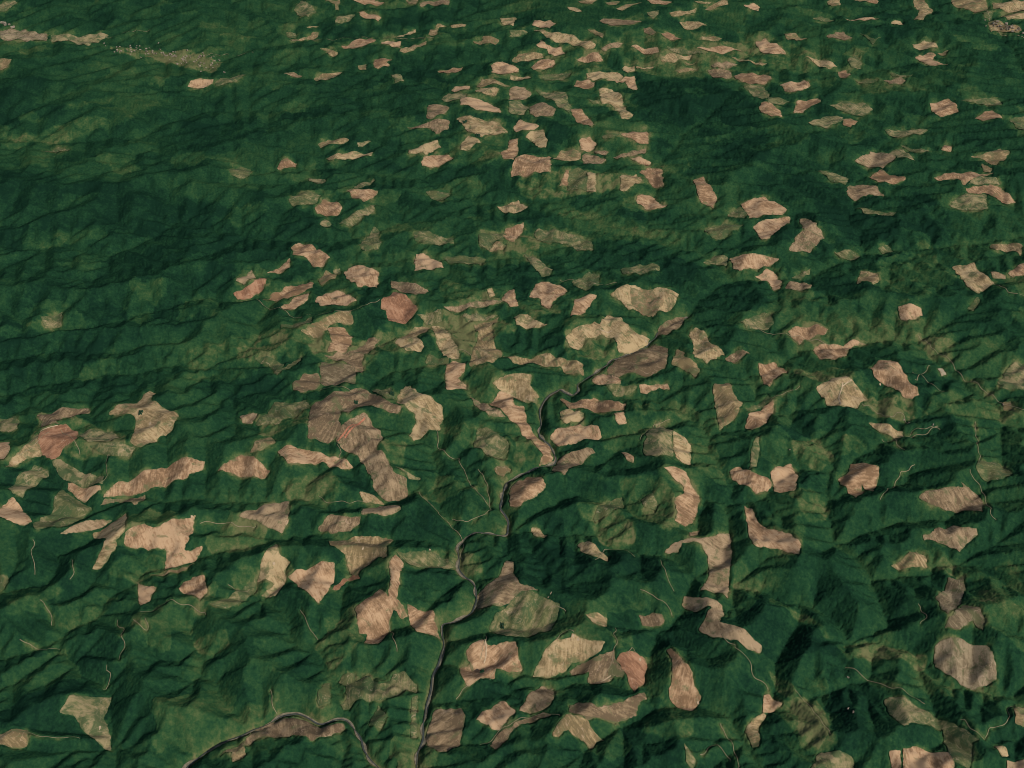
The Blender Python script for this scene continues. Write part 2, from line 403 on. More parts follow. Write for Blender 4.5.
# Rivers, streams, ridges, roads and stands of younger or older trees
LINE_TEXT = """
RIVER main 30
395,780 372,762 364,750 362,737 356,727 345,718 335,717 322,723 306,719 296,714 280,716 256,728 230,738 208,749 190,762 175,780
RIVER north 32
416,785 418,768 421,748 425,726 430,696 434,676 439,658 445,643 443,631 441,623 456,620 473,611 477,598 475,588 468,578 460,568 459,545 464,536 476,531 496,533 508,534 509,522 501,508 502,495 505,482 520,474 537,466 553,465 555,457 550,444 540,435 540,424 540,408 550,394 560,389 572,396 578,391 577,384 588,377 600,371 610,360 625,354 647,347 656,337 660,329 672,322 688,317
STREAM
688,317 700,300 720,290 740,284
STREAM
330,768 345,718 330,690 316,650 330,635 362,560
STREAM
0,660 25,657 50,648 68,638 92,622 112,601 150,576 200,560 260,548
STREAM
460,568 447,564 442,549 420,540 345,537 256,541 200,535
STREAM
461,540 451,526 431,506 416,492 400,502 330,505 256,505 200,508 130,500 100,512
STREAM
431,506 440,470 436,440 440,420
STREAM
500,508 470,470 459,455
STREAM
540,424 510,400 480,400 430,370 400,372 380,380
STREAM
577,384 540,360 500,350 470,335 420,330 360,352
STREAM
690,575 670,565 650,558 635,556 620,548 607,548 595,535 560,540 512,534
STREAM
690,575 720,560 735,510 720,470 705,440 690,420 670,410 650,400 600,400
STREAM
918,664 880,651 848,646 822,622 800,612 768,596 740,590 690,575
STREAM
848,646 884,630 878,580 860,560 835,540 828,500 850,460 890,440
STREAM
1040,720 960,690 918,664
STREAM
762,780 740,745 722,720 700,712 660,715 620,730
STREAM
520,700 515,690 525,680 560,676 580,672
STREAM
735,510 760,505 800,470 826,470 828,500
STREAM
830,470 815,440 790,420 760,410 750,380 790,360 850,345 915,345
STREAM
915,345 960,380 1000,420 1040,430
STREAM
0,600 40,590 60,560 100,540 115,520
STREAM
560,389 560,430 600,440 640,430 690,420
STREAM
740,284 800,280 860,255 940,250 1000,240 1040,235
STREAM
740,284 700,255 640,240 600,235 540,255 480,262 420,260 350,265 280,300 180,305 90,330 -20,345
STREAM
-20,245 40,250 110,255 180,225 256,240 330,245 400,225
STREAM
180,340 120,355 60,352 -20,365
STREAM
280,300 250,350 200,370 120,375 -20,400
STREAM
640,240 650,200 660,160 690,130 720,110
STREAM
640,240 560,205 480,205 420,180 340,170 260,175
STREAM
-20,30 20,36 60,42 100,43 135,50 170,60 215,66 250,52 300,42 345,38 400,36 440,30
STREAM
860,255 850,200 870,160 900,130
STREAM
1040,100 1000,30 960,15 900,5
STREAM
600,95 560,80 500,60 440,70 380,75 256,60
STREAM
600,95 680,75 760,70 860,75 930,60
STREAM
-20,140 60,145 130,140 200,115 260,110
RIDGE
115,520 160,523 195,516 206,523 245,526 300,535 345,538 400,540
RIDGE
105,488 130,475 160,466 200,465 235,458 270,468 300,480 350,492 390,500
RIDGE
315,420 330,395 360,390 400,405 437,395 442,415
RIDGE
325,440 365,416 385,450 400,480
RIDGE
125,405 155,395 178,420
RIDGE
20,440 60,425 80,435 120,450
RIDGE
120,545 160,530 195,515
RIDGE
240,560 275,545 330,545
RIDGE
345,540 375,545 400,570 392,600
RIDGE
480,590 505,568 540,590 560,600
RIDGE
545,640 575,638 615,650 645,655
RIDGE
570,705 600,710 640,695
RIDGE
665,655 685,680 695,710
RIDGE
690,600 720,605 760,650
RIDGE
665,535 700,540 728,535
RIDGE
640,470 670,420 690,470 690,510
RIDGE
570,330 610,318 650,345
RIDGE
610,290 640,285 675,295
RIDGE
720,385 740,400
RIDGE
815,380 850,375 890,365 915,390
RIDGE
920,500 960,490 980,510
RIDGE
935,640 960,640 995,650
RIDGE
520,480 545,480 580,460
RIDGE
0,540 20,520 60,545 90,530
RIDGE
200,300 240,290 280,330 330,315 380,320
RIDGE
0,290 60,290 140,290 200,270
RIDGE
0,330 80,320 150,330 220,320
RIDGE
60,215 110,205 200,190 300,200
RIDGE
0,200 70,190 150,180 260,160
RIDGE
380,300 410,295 440,310
RIDGE
430,330 470,330 500,355
RIDGE
740,260 790,235 830,220
RIDGE
700,190 760,150 830,140 900,160
RIDGE
700,100 740,95 760,110 840,150
RIDGE
870,290 890,300 940,300
RIDGE
470,105 520,112 560,130 640,135
RIDGE
500,160 580,170 660,180
RIDGE
510,30 580,45 700,50
RIDGE
0,100 80,120 180,115
ROAD
200,524 206,523 228,524 245,526 256,527
ROAD
416,492 431,506 451,526 461,540 463,560
ROAD
436,430 439,448 446,456 458,458 463,470 474,490 489,506
ROAD
478,470 486,480 489,500 490,514 476,518 463,523 452,520
ROAD
768,690 755,678 745,655 735,645
ROAD
615,628 616,650 612,668 600,680
ROAD
574,632 568,628 560,634 556,640
ROAD
628,657 630,644 635,653
ROAD
720,724 730,740 738,768
ROAD
975,422 977,440 979,455 978,462
ROAD
918,335 932,346 948,360 965,380 990,395 1024,410
ROAD
993,283 1008,293 1030,298
ROAD
903,437 925,433 938,427
ROAD
770,400 790,392 800,386
ROAD
915,380 918,376 925,373 930,366
ROAD
118,620 122,630 123,642 119,660
ROAD
145,618 150,622 148,630 140,624 133,620
ROAD
140,612 160,606 175,600 192,605 206,615
ROAD
107,665 110,680 103,690
ROAD
33,540 34,556 35,575
ROAD
72,560 74,572 70,580
ROAD
342,470 340,452 337,444
ROAD
480,660 484,645 486,636
ROAD
456,700 460,690 470,686
ROAD
390,625 395,640 397,652
ROAD
595,560 607,548 622,549 635,557
ROAD
880,500 905,470 915,465
ROAD
970,470 978,485 985,500
ROAD
918,604 926,612 930,620 920,624
ROAD
960,720 975,730 985,740
ROAD
845,668 870,680 900,690 925,704
ROAD
320,390 340,387 352,392 368,400
ROAD
640,440 655,425 670,420
ROAD
745,320 760,330 790,335 830,345
ROAD
60,430 75,442 80,455
ROAD
18,455 35,445 50,432
ROAD
256,300 300,318 350,312 380,300
ROAD
290,40 330,40 380,37 440,38
ROAD
100,37 130,32 150,30
ROAD
200,58 230,55 256,52
ROAD
985,10 990,20 1000,35 1024,38
STAND .55 2
10,140 60,125 110,116 140,114 130,122 95,132 65,142 15,143
STAND .5 4
50,240 60,230 100,225 108,235 80,244
STAND .55 2
0,330 40,322 62,316 62,328 0,334
STAND .4 4
190,350 230,340 260,335 260,375 230,384 180,380
STAND .5 3
70,103 110,95 120,99 60,112
STAND .7 2
524,172 620,176 645,185 560,200 515,196
STAND .5 3
270,340 320,325 345,350 290,360
STAND .6 3
258,335 280,330 285,350 260,360
STAND .55 3
380,330 410,325 420,345 400,360 380,350
STAND .6 3
450,315 480,320 478,350 460,352
STAND .6 3
448,322 462,318 470,345 455,355
STAND .5 3
445,280 485,290 500,300 470,305 440,298
STAND .6 4
790,370 850,370 900,390 915,420 900,425 860,410 810,380
STAND .45 6
930,390 1010,400 1030,420 960,420 930,415
STAND .5 4
870,260 930,240 960,280 920,300 880,290
STAND .35 8
760,290 850,290 940,310 960,370 850,345 770,330
STAND .6 2
795,442 817,440 830,462 820,470 800,458
STAND .55 2
840,432 855,433 865,446 860,454 848,450
STAND .6 3
790,495 812,490 828,512 822,522 808,520
STAND .65 3
768,594 785,598 810,612 832,632 842,643 825,640 800,622 768,604
STAND .6 3
840,648 862,642 890,650 920,660 918,666 885,656 850,654
STAND .6 3
797,695 815,700 845,745 825,760 808,752 800,725
STAND .6 3
768,672 785,682 796,692 802,725 808,750 800,748 792,705 780,690
STAND .6 3
935,563 945,555 958,570 950,580
STAND .5 2
935,688 955,682 958,698 943,702
STAND .5 3
1010,560 1030,590 1020,620 960,600
STAND .5 5
630,405 680,400 700,415 690,420 640,418
STAND .5 3
512,420 540,440 536,460 512,466
STAND .6 3
575,505 605,500 640,545 600,545
STAND .55 4
620,480 660,480 690,510 670,540 640,520
STAND .6 2
382,440 410,442 405,465 390,465
STAND .45 4
285,475 340,468 362,500 310,500 280,490
STAND .5 4
440,425 478,425 470,450 455,440
STAND .5 3
240,345 290,345 270,365 240,365
STAND .4 5
60,590 62,600 115,600 100,620 60,625
STAND .55 4
130,560 165,555 168,575 110,575
STAND .6 3
320,615 355,605 360,640 335,665 318,650
STAND .6 3
415,555 470,550 480,570 430,560
STAND .5 3
285,590 310,600 300,612 285,604
STAND .45 5
0,580 60,590 40,620 0,620
STAND .5 3
190,640 225,630 235,650 210,660
STAND .45 5
235,720 280,690 260,720 220,735
STAND .5 4
660,700 690,700 680,740 640,735
STAND .55 3
610,628 637,630 637,650 618,650
STAND .5 3
595,540 630,520 640,545 610,550
STAND .4 6
780,700 850,720 840,768 790,768
STAND .45 5
730,560 790,580 780,600 735,590
STAND .4 8
560,210 620,215 690,240 660,245 560,240
STAND .45 4
520,225 545,230 560,245 530,245
STAND .4 6
440,135 500,120 500,160 450,165
STAND .45 4
620,30 700,30 760,50 700,80 620,70
STAND .45 3
530,45 600,40 610,70 540,80
STAND .5 3
735,30 770,35 830,60 800,75 740,60
STAND .4 4
850,75 900,80 930,90 870,95
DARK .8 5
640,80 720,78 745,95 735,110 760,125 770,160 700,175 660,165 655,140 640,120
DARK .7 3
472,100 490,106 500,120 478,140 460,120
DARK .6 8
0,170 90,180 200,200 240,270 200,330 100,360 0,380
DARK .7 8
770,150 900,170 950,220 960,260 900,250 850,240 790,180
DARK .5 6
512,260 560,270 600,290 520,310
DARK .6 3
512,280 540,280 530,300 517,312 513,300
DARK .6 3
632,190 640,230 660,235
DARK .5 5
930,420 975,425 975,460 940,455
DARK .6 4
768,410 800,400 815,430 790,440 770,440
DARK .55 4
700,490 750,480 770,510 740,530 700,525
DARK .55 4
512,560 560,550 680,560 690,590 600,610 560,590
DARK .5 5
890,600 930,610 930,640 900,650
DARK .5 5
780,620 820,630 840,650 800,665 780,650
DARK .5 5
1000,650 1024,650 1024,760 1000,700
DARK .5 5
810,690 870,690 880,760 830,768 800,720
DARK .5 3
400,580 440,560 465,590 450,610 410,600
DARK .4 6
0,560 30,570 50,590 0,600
STAND 1.1 2
110,46 150,50 190,52 222,62 218,71 190,68 160,60 125,54
STREAM
430,700 400,690 370,680 340,690
STREAM
443,640 470,640 500,630 530,625
STREAM
434,676 455,668 480,672 500,664
STREAM
512,700 540,690 580,680 610,690 640,700
STREAM
690,575 680,610 660,640 650,680 660,715
STREAM
468,578 430,600 400,620 370,640
STREAM
340,690 300,650 280,620 250,600
STREAM
250,738 230,700 200,670 190,630
STREAM
150,576 130,590 90,585 60,600
STREAM
68,638 80,670 110,700 120,740
STREAM
735,510 700,500 690,530
STREAM
828,500 870,490 900,480 920,470
STREAM
835,540 880,535 910,525 960,520
STREAM
878,580 920,575 960,565
STREAM
918,664 930,700 950,740
STREAM
800,612 790,650 770,690 760,730
STREAM
880,651 860,680 820,690
STREAM
553,465 590,470 620,450
STREAM
512,534 540,510 580,500 620,510
RIDGE
460,650 500,640 540,655
RIDGE
560,640 640,590 680,580
RIDGE
610,680 640,660 650,700
RIDGE
300,600 340,590 380,620 420,640
RIDGE
260,650 310,700
RIDGE
140,620 200,605 240,640 230,690
RIDGE
60,690 150,680 200,720
RIDGE
0,610 60,570
RIDGE
770,620 790,570 810,530
RIDGE
845,600 850,560
RIDGE
900,620 940,600 1000,600
RIDGE
700,690 760,660 800,640
RIDGE
860,730 940,720
RIDGE
600,560 640,530 680,560
RIDGE
560,500 600,480 660,480
RIDGE
760,440 800,420
RIDGE
860,500 900,450 960,470
RIDGE
440,500 480,500
RIDGE
600,430 660,420
RIDGE
480,370 520,385
STAND .8 2
424,312 500,318 515,330 490,345 470,360 440,350 425,332
STAND .75 2
478,228 512,232 540,240 540,250 500,252 480,245
STAND .7 2
515,300 545,300 560,312 530,318
STAND .7 2
565,330 600,345 620,352 600,362 570,355
STAND .7 2
250,420 300,405 312,420 280,432 256,436
STAND .75 2
40,412 110,430 135,455 110,462 60,450 30,440
STAND .6 3
310,345 370,340 380,360 330,372
STAND .6 3
230,575 290,560 300,580 265,600 235,595
STAND .6 2
470,120 500,118 502,132 474,134
STAND .6 2
560,170 640,176 655,184 600,192 560,186
STAND .6 3
770,400 800,405 790,430 770,425
STAND .6 2
860,395 905,402 925,415 890,418
ROAD
862,404 872,408 880,414 890,418 897,412 904,416 908,424
ROAD
882,440 893,442 905,436 915,430 928,428 940,430
ROAD
912,372 925,378 932,385 945,392
ROAD
885,430 893,438 897,445 905,450
ROAD
835,378 826,386 818,392
ROAD
735,645 728,640 722,634
ROAD
548,610 556,606 566,612
ROAD
503,655 497,668 490,680
ROAD
660,560 664,572 668,585 674,592
ROAD
640,590 655,596 668,608 672,616
ROAD
985,500 990,512 996,520
ROAD
40,600 48,612 52,626
ROAD
20,640 34,646 44,652 60,650
ROAD
270,690 274,704 277,714
ROAD
300,610 306,622 312,632 318,640
ROAD
228,585 240,592 250,590
ROAD
480,745 500,735 520,718 545,712 560,716
ROAD
700,755 712,745 722,750 730,762
ROAD
795,690 806,702 815,716 830,735
ROAD
960,580 955,596 948,604
ROAD
560,280 590,285 620,282
ROAD
480,300 500,302 515,300
"""
CLEAR = []; LINES = []; FARMS = []
for ln in CLEAR_TEXT.strip().splitlines():
    if ln[0] == 'T': tc, tr = map(int, ln.split()[1:]); continue
    body, _, rest = ln.partition('#'); k, *q = body.split(); ref, _, lab = rest.partition('|')
    P = [(tc*256+float(a)/4, tr*192+float(b)/4) for a, b in (s.split(',') for s in q)]
    CLEAR.append(dict(k=k, pts=P, ref=ref.strip(), label=lab.strip()))
head = None
for ln in LINE_TEXT.strip().splitlines():
    if ln[0].isalpha(): head = ln.split(); continue
    P = [tuple(map(float, s.split(','))) for s in ln.split()]
    kd = head[0]; a = b = 0
    if kd == 'RIVER': b = float(head[2])
    elif kd in ('STAND', 'DARK'): a, b = float(head[1]), float(head[2])
    LINES.append([kd, a, b, P])
PARTS = """
TRACK 843,383 842,390 838,399 841,405
TRACK 852,380 846,384 842,387
RED 338,441 345,433 354,425 365,418
RED 345,438 352,428 360,424
LAND 387,393
LAND 430,550
LAND 363,549
LAND 573,636
LAND 578,640
LAND 698,703
LAND 640,660
LAND 646,342
TRACK 600,330 605,333 612,331
LAND 192,517
LAND 274,564
LAND 100,728
TRACK 485,640 487,648 486,657 484,664
TRACK 596,684 604,680 611,676
LAND 150,424
TRACK 40,432 48,428 58,426
LAND 757,540
TRACK 552,592 548,598
LAND 880,385
SOIL 630,287 652,290 663,302 655,317 640,313 631,303
CLUMP 465,122
CLUMP 478,136
CLUMP 141,413
CLUMP 482,672
CLUMP 502,627
CLUMP 356,403
CLUMP 392,394
"""
FARMS = [(904,420,'pale barn on the dirt yard left of the looping farm track'), (909,423,'pale barn at the lower end of the dirt yard'),
         (933,425,'pale barn in the second dirt yard at the track end'), (1003,405,'pale barn in the yard with a dirt ring'),
         (790,450,'pale barn at the left tip of a light green patch'), (848,678,'pale barn above the olive ridge strip in dark trees'),
         (848,709,'pale barn on a dirt pad between the two green valleys'), (853,713,'pale barn on the lower dirt pad of the two')]


# ------------------------------------------------------------------ camera (metres; the country spreads north along +Y)
H = 10000.0; PITCH = math.radians(35.0); HFOV = math.radians(50.0); W, HH = 1024, 768
cam_d = bpy.data.cameras.new('camera'); cam = bpy.data.objects.new('camera', cam_d); COL.objects.link(cam)
cam.location = (0, 0, H); cam.rotation_euler = (PI/2 - PITCH, 0, 0)
cam_d.sensor_width = 36; cam_d.lens = 18/math.tan(HFOV/2); cam_d.clip_start = 10; cam_d.clip_end = 400000
scene.camera = cam; scene.cycles.filter_width = .95; scene.render.filter_size = .95
TX = math.tan(HFOV/2); CP, SP = math.cos(PITCH), math.sin(PITCH)

def ray(px, py):
    a = (np.asarray(px, float)/W*2-1)*TX; b = (1-np.asarray(py, float)/HH*2)*TX*HH/W
    return a, CP + b*SP, -SP + b*CP
def on_plane(px, py, z=0.0):
    dx, dy, dz = ray(px, py); t = (z-H)/dz
    return dx*t, dy*t
# ------------------------------------------------------------------ noise
def hsh(ix, iy, seed):
    ix = np.asarray(ix).astype(np.int64); iy = np.asarray(iy).astype(np.int64)
    n = (ix*374761393 + iy*668265263 + seed*974711) & 0xFFFFFFFF
    n = ((n ^ (n >> 13))*1274126177 % (1 << 32)) & 0xFFFFFFFF
    n = ((n ^ (n >> 16))*1846822519 % (1 << 32)) & 0xFFFFFFFF
    return ((n ^ (n >> 15)) & 0xFFFFFF)/float(0x7FFFFF) - 1
def vnoise(x, y, s, seed=0):
    x = np.asarray(x, float)/s; y = np.asarray(y, float)/s; ix = np.floor(x); iy = np.floor(y); fx = x-ix; fy = y-iy
    fx = fx*fx*fx*(fx*(fx*6-15)+10); fy = fy*fy*fy*(fy*(fy*6-15)+10)
    a = hsh(ix, iy, seed); b = hsh(ix+1, iy, seed); c = hsh(ix, iy+1, seed); d = hsh(ix+1, iy+1, seed)
    return (a*(1-fx)+b*fx)*(1-fy) + (c*(1-fx)+d*fx)*fy
def fbm(x, y, s, seed=0, o=4, g=.5):
    r = 0; a = 1; tot = 0
    for k in range(o):
        r = r + a*vnoise(x*.8+y*.6+k*91.7, y*.8-x*.6-k*37.3, s/2**k, seed+k); tot += a; a *= g
    return r/tot
def mosaic(x, y, s, seed):                                   # blocks of even-aged trees with wandering borders
    wxx = x + .45*s*fbm(x, y, s*.9, seed, 4, .6); wyy = y + .45*s*fbm(x, y, s*.9, seed+9, 4, .6)
    cx = np.floor(wxx/s); cy = np.floor(wyy/s); best = np.full(x.shape, 1e9); val = np.zeros(x.shape)
    for a in (-1, 0, 1):
        for b in (-1, 0, 1):
            ux = cx+a; uy = cy+b
            d = (ux+.5+.45*hsh(ux, uy, seed+1)-wxx/s)**2 + (uy+.5+.45*hsh(ux, uy, seed+2)-wyy/s)**2
            k = d < best; best = np.where(k, d, best); val = np.where(k, hsh(ux, uy, seed+3), val)
    return val
# ------------------------------------------------------------------ terrain: a landscape worn down by its own drainage
def wid(y): return (CP*y + SP*H)*TX*1.35
NC = 720; Y0, Y1 = 2600.0, 62000.0
kk = 2*CP*TX*1.35/(NC-1); NR = int(math.log(wid(Y1)/wid(Y0))/math.log(1+kk))+1
rowY = (wid(Y0)*(1+kk)**np.arange(NR)/(TX*1.35) - SP*H)/CP
S = np.linspace(-1, 1, NC)
GX = wid(rowY)[:, None]*S[None, :]; GY = np.repeat(rowY[:, None], NC, 1)
def dense(pts, z, step=None):
    p = np.array(pts, float); x, y = on_plane(p[:, 0], p[:, 1], z); out = []
    for i in range(len(x)-1):
        n = max(2, int(math.hypot(x[i+1]-x[i], y[i+1]-y[i])/((step or wid(min(y[i], y[i+1]))*2/NC)*.6)))
        for k in range(n): t = k/n; out.append((x[i]*(1-t)+x[i+1]*t, y[i]*(1-t)+y[i+1]*t))
    out.append((x[-1], y[-1])); return np.array(out)
def bend(P, a, b):                                           # water and divides never run straight
    x, y = P[:, 0], P[:, 1]
    return np.stack([x + a*vnoise(x, y, 620, 401) + b*vnoise(x, y, 210, 402), y + a*vnoise(x, y, 620, 403) + b*vnoise(x, y, 210, 404)], 1)
def rc(x, y):
    j = np.log(np.maximum(wid(y), 1)/wid(Y0))/math.log(1+kk)
    return j, (x/wid(y)+1)/2*(NC-1)
def erode():
    h = 60*fbm(GX, GY, 1500, 3, 3) + 200
    base = np.zeros((NR, NC), bool); up = 1 + .55*fbm(GX, GY, 5000, 11, 2)
    zb = np.zeros((NR, NC))
    edge = np.zeros((NR, NC), bool); edge[0] = edge[-1] = True; edge[:, 0] = edge[:, -1] = True
    far = np.clip((GY-16000)/14000, 0, 1)
    for kind, a, b, pts in LINES:
        if kind in ('RIVER', 'STREAM'):
            q = bend(dense(pts, 20), *((12, 26) if kind == 'RIVER' else (120, 55))); j, i = rc(q[:, 0], q[:, 1]); j = np.round(j).astype(int); i = np.round(i).astype(int)
            ok = (j >= 0) & (j < NR) & (i >= 0) & (i < NC); base[j[ok], i[ok]] = True
            zb[j[ok], i[ok]] = (0 if kind == 'RIVER' else 25)
        elif kind == 'RIDGE':
            q = bend(dense(pts, 280, 150), 120, 50)
            d2 = np.full((NR, NC), 1e12)
            for x, y in q[::2]:
                d2 = np.minimum(d2, (GX-x)**2+(GY-y)**2)
            sg = 210 + 260*far
            g = np.exp(-d2/(2*sg**2)); up += 1.7*g; h += 190*g
    zb += edge*40
    base |= edge
    # smooth distance rise from the channels
    n = NR*NC; idx = np.arange(n).reshape(NR, NC)
    h = np.where(base, zb, h); hf = h
    area = ((wid(rowY)*2/(NC-1))**2)[:, None]*np.ones((1, NC)); areaf = area.ravel()
    NB = [(-1,-1),(-1,0),(-1,1),(0,-1),(0,1),(1,-1),(1,0),(1,1)]
    sl = {}
    for dj, di in NB:
        a = (slice(max(0,-dj), NR-max(0,dj)), slice(max(0,-di), NC-max(0,di)))
        b = (slice(max(0,dj), NR+min(0,dj)), slice(max(0,di), NC+min(0,di)))
        sl[(dj, di)] = (a, b, np.hypot(GX[b]-GX[a], GY[b]-GY[a]))
    m = .45; near = np.clip((24000-GY)/15000, 0, 1)
    Sc2 = .50 + .27*near; A0 = np.maximum(64.0, 1.75*np.sqrt(area))**2; K = (1.0/(Sc2*A0**m)).ravel(); Sc = Sc2.ravel()      # uplift 1 per unit time
    ITER = 46; dt = 14.0
    for it in range(ITER):
        h = h + np.where(base, 0, up*dt)
        best = np.zeros((NR, NC)); rcv = idx.copy(); dist = np.ones((NR, NC))
        for k in NB:
            a, b, d = sl[k]
            s = (h[a]-h[b])/d; better = s > best[a]
            best[a] = np.where(better, s, best[a]); rcv[a] = np.where(better, idx[b], rcv[a]); dist[a] = np.where(better, d, dist[a])
        rcv[base] = idx[base]
        r = rcv.ravel(); dep = (r != np.arange(n)).astype(np.int64); p = r.copy()
        for _ in range(14):
            dep = dep + dep[p]; p = p[p]
            if (p == r[p]).all() and _ > 3 and (p[p] == p).all(): break
        order = np.argsort(dep, kind='stable'); cnt = np.bincount(dep); st = np.concatenate([[0], np.cumsum(cnt)])
        A = areaf.copy()
        for L in range(len(cnt)-1, 0, -1):
            o = order[st[L]:st[L+1]]; np.add.at(A, r[o], A[o])
        F = (K*dt*A**m/dist.ravel()); hf = h.ravel().copy(); df = dist.ravel()
        for L in range(1, len(cnt)):
            o = order[st[L]:st[L+1]]; hr = hf[r[o]]
            hf[o] = np.minimum((hf[o]+F[o]*hr)/(1+F[o]), hr + Sc[o]*df[o])
        h = hf.reshape(NR, NC)
    return h, A.reshape(NR, NC)
t0 = time.time()
HT, AR = erode()
sm = HT.copy()
sm[1:-1,1:-1] = HT[1:-1,1:-1]*.64 + .06*(HT[:-2,1:-1]+HT[2:,1:-1]+HT[1:-1,:-2]+HT[1:-1,2:]) + .03*(HT[:-2,:-2]+HT[2:,2:]+HT[2:,:-2]+HT[:-2,2:])
HT = 800*(1-np.exp(-sm/800))
for kind, a, b, pts in LINES:                               # flat floors for the two rivers
    if kind != 'RIVER': continue
    D2 = np.full(HT.shape, 1e12)
    for x, y in bend(dense(pts, 20, 25), 12, 26):
        j, i = rc(np.array([x]), np.array([y])); j, i = int(j[0]), int(i[0])
        q = (slice(max(0, j-9), j+10), slice(max(0, i-9), i+10)); D2[q] = np.minimum(D2[q], (GX[q]-x)**2+(GY[q]-y)**2)
    f = np.clip((np.sqrt(D2)-22)/50, 0, 1); HT = HT*f
print('erode', time.time()-t0, HT.shape, np.percentile(HT, [1, 25, 50, 75, 99]))
def ground(x, y, detail=True):
    x = np.asarray(x, float); y = np.asarray(y, float)
    j, i = rc(x, np.clip(y, Y0, Y1)); j = np.clip(j, 0, NR-1.001); i = np.clip(i, 0, NC-1.001)
    j0 = j.astype(int); i0 = i.astype(int); fj = j-j0; fi = i-i0
    z = (HT[j0,i0]*(1-fi)+HT[j0,i0+1]*fi)*(1-fj) + (HT[j0+1,i0]*(1-fi)+HT[j0+1,i0+1]*fi)*fj
    out = np.maximum(np.abs(x)-wid(y)*.97, 0) + np.maximum(y-Y1*.95, 0) + np.maximum(Y0*1.1-y, 0)
    z = z + np.minimum(out/3000, 1)*160*(fbm(x, y, 4000, 31, 3)*.5+.5)
    if detail:
        z = z + 10*fbm(x, y, 170, 5, 3, .55)*np.clip(1.5-y/26000, .3, 1)
    return z
def hit(px, py):
    dx, dy, dz = ray(px, py); n = len(dx); t = (900-H)/dz; t1 = (-60-H)/dz; N = 300
    prev = np.full(n, 1e9); tp = t.copy(); res = t1.copy(); done = np.zeros(n, bool)
    for k in range(N+1):
        tt = t + (t1-t)*k/N
        g = (H+dz*tt) - ground(dx*tt, dy*tt, False)
        new = (~done) & (g <= 0) & (k > 0)
        f = prev/(np.where(prev-g == 0, 1, prev-g))
        res = np.where(new, tp + (tt-tp)*np.clip(f, 0, 1), res); done |= new
        prev = g; tp = tt
    return dx*res, dy*res

# ------------------------------------------------------------------ traced outlines set down on the land
def nm(k): return {'p':'pinkish','t':'tan','b':'dull brown','r':'reddish','o':'olive','y':'pale','k':'greyish brown'}[k]
pix = np.concatenate([np.array(c['pts'], float) for c in CLEAR])
wx, wy = hit(pix[:, 0], pix[:, 1]); o = 0
for c in CLEAR:
    n = len(c['pts']); c['xy'] = np.stack([wx[o:o+n], wy[o:o+n]], 1); o += n
for L in LINES:
    p = np.array(L[3], float); p[:, 0] = np.clip(p[:, 0], -200, 1224)
    x, y = on_plane(p[:, 0], p[:, 1], 20) if L[0] in ('RIVER', 'STREAM') else hit(p[:, 0], p[:, 1])
    L.append(np.stack([x, y], 1))
def mpp(y): return math.hypot(y, H)/(W/2/TX)              # metres one pixel covers at that distance, for level of detail
def ragged(P, amp, step):
    out = []
    n = len(P)
    for i in range(n):
        a = P[i]; b = P[(i+1) % n]; d = b-a; L = np.hypot(*d); k = max(1, int(L/step)); nv = np.array([-d[1], d[0]])/max(L, 1e-6)
        for q in range(k):
            t = q/k; base = a+d*t
            out.append(base + nv*(random.uniform(-1, 1)*amp*(1 if q else .3) + float(vnoise(base[0], base[1], step*3.2, 17))*amp*1.7))
    return np.array(out)
def soft(P):                                                 # rounds corners a little
    Q = []
    n = len(P)
    for i in range(n):
        a, b, c = P[i-1], P[i], P[(i+1) % n]
        la = np.hypot(*(a-b)); lc = np.hypot(*(c-b)); r = .07*min(la, lc)
        Q += [b+(a-b)*r/max(la, 1e-6), b+(c-b)*r/max(lc, 1e-6)]
    return np.array(Q)
def inside(P, x, y):
    r = np.zeros(x.shape, bool); n = len(P); j = n-1
    for i in range(n):
        xi, yi = P[i]; xj, yj = P[j]
        if yi != yj:
            r ^= ((yi > y) != (yj > y)) & (x < (xj-xi)*(y-yi)/(yj-yi)+xi)
        j = i
    return r

# ------------------------------------------------------------------ forest lattice: one sheet of treetops, spacing grows with distance
MC = 1340
th = math.atan2(CP*0+SP, 1)
py = np.linspace(840, -34, 790); dyv = ray(0*py, py); ys = list(dyv[1]*(-H/dyv[2]))
ys = [2700, 3000, 3300, 3600, 3900, 4200] + [v for v in ys if 4400 < v < 61000] 
while ys[-1] < 61000: ys.append(ys[-1]*1.02+100)
FY = np.array(ys); MR = len(FY); FS = np.linspace(-1, 1, MC)
FXg = wid(FY)[:, None]*FS[None, :]; FYg = np.repeat(FY[:, None], MC, 1)
clear = np.zeros((MR, MC), np.float32); stand = np.zeros((MR, MC), np.float32)
def mask(P):
    j0, j1 = np.searchsorted(FY, [P[:, 1].min(), P[:, 1].max()]); j0 = max(0, j0-1); j1 = min(MR, j1+1)
    w = wid(FY[j0:j1]); s0 = (P[:, 0].min()/np.where(P[:, 0].min() < 0, w.min(), w.max())); s1 = (P[:, 0].max()/np.where(P[:, 0].max() > 0, w.min(), w.max()))
    i0 = max(0, int((s0+1)/2*(MC-1))-1); i1 = min(MC, int((s1+1)/2*(MC-1))+3)
    if i1 <= i0 or j1 <= j0: return None
    sl = (slice(j0, j1), slice(i0, i1)); return sl, inside(P, FXg[sl], FYg[sl])
def blur(a, n):
    for _ in range(n):
        b = a.copy(); b[1:-1] = (a[:-2]+2*a[1:-1]+a[2:])/4; a = b.copy(); b[:, 1:-1] = (a[:, :-2]+2*a[:, 1:-1]+a[:, 2:])/4; a = b
    return a
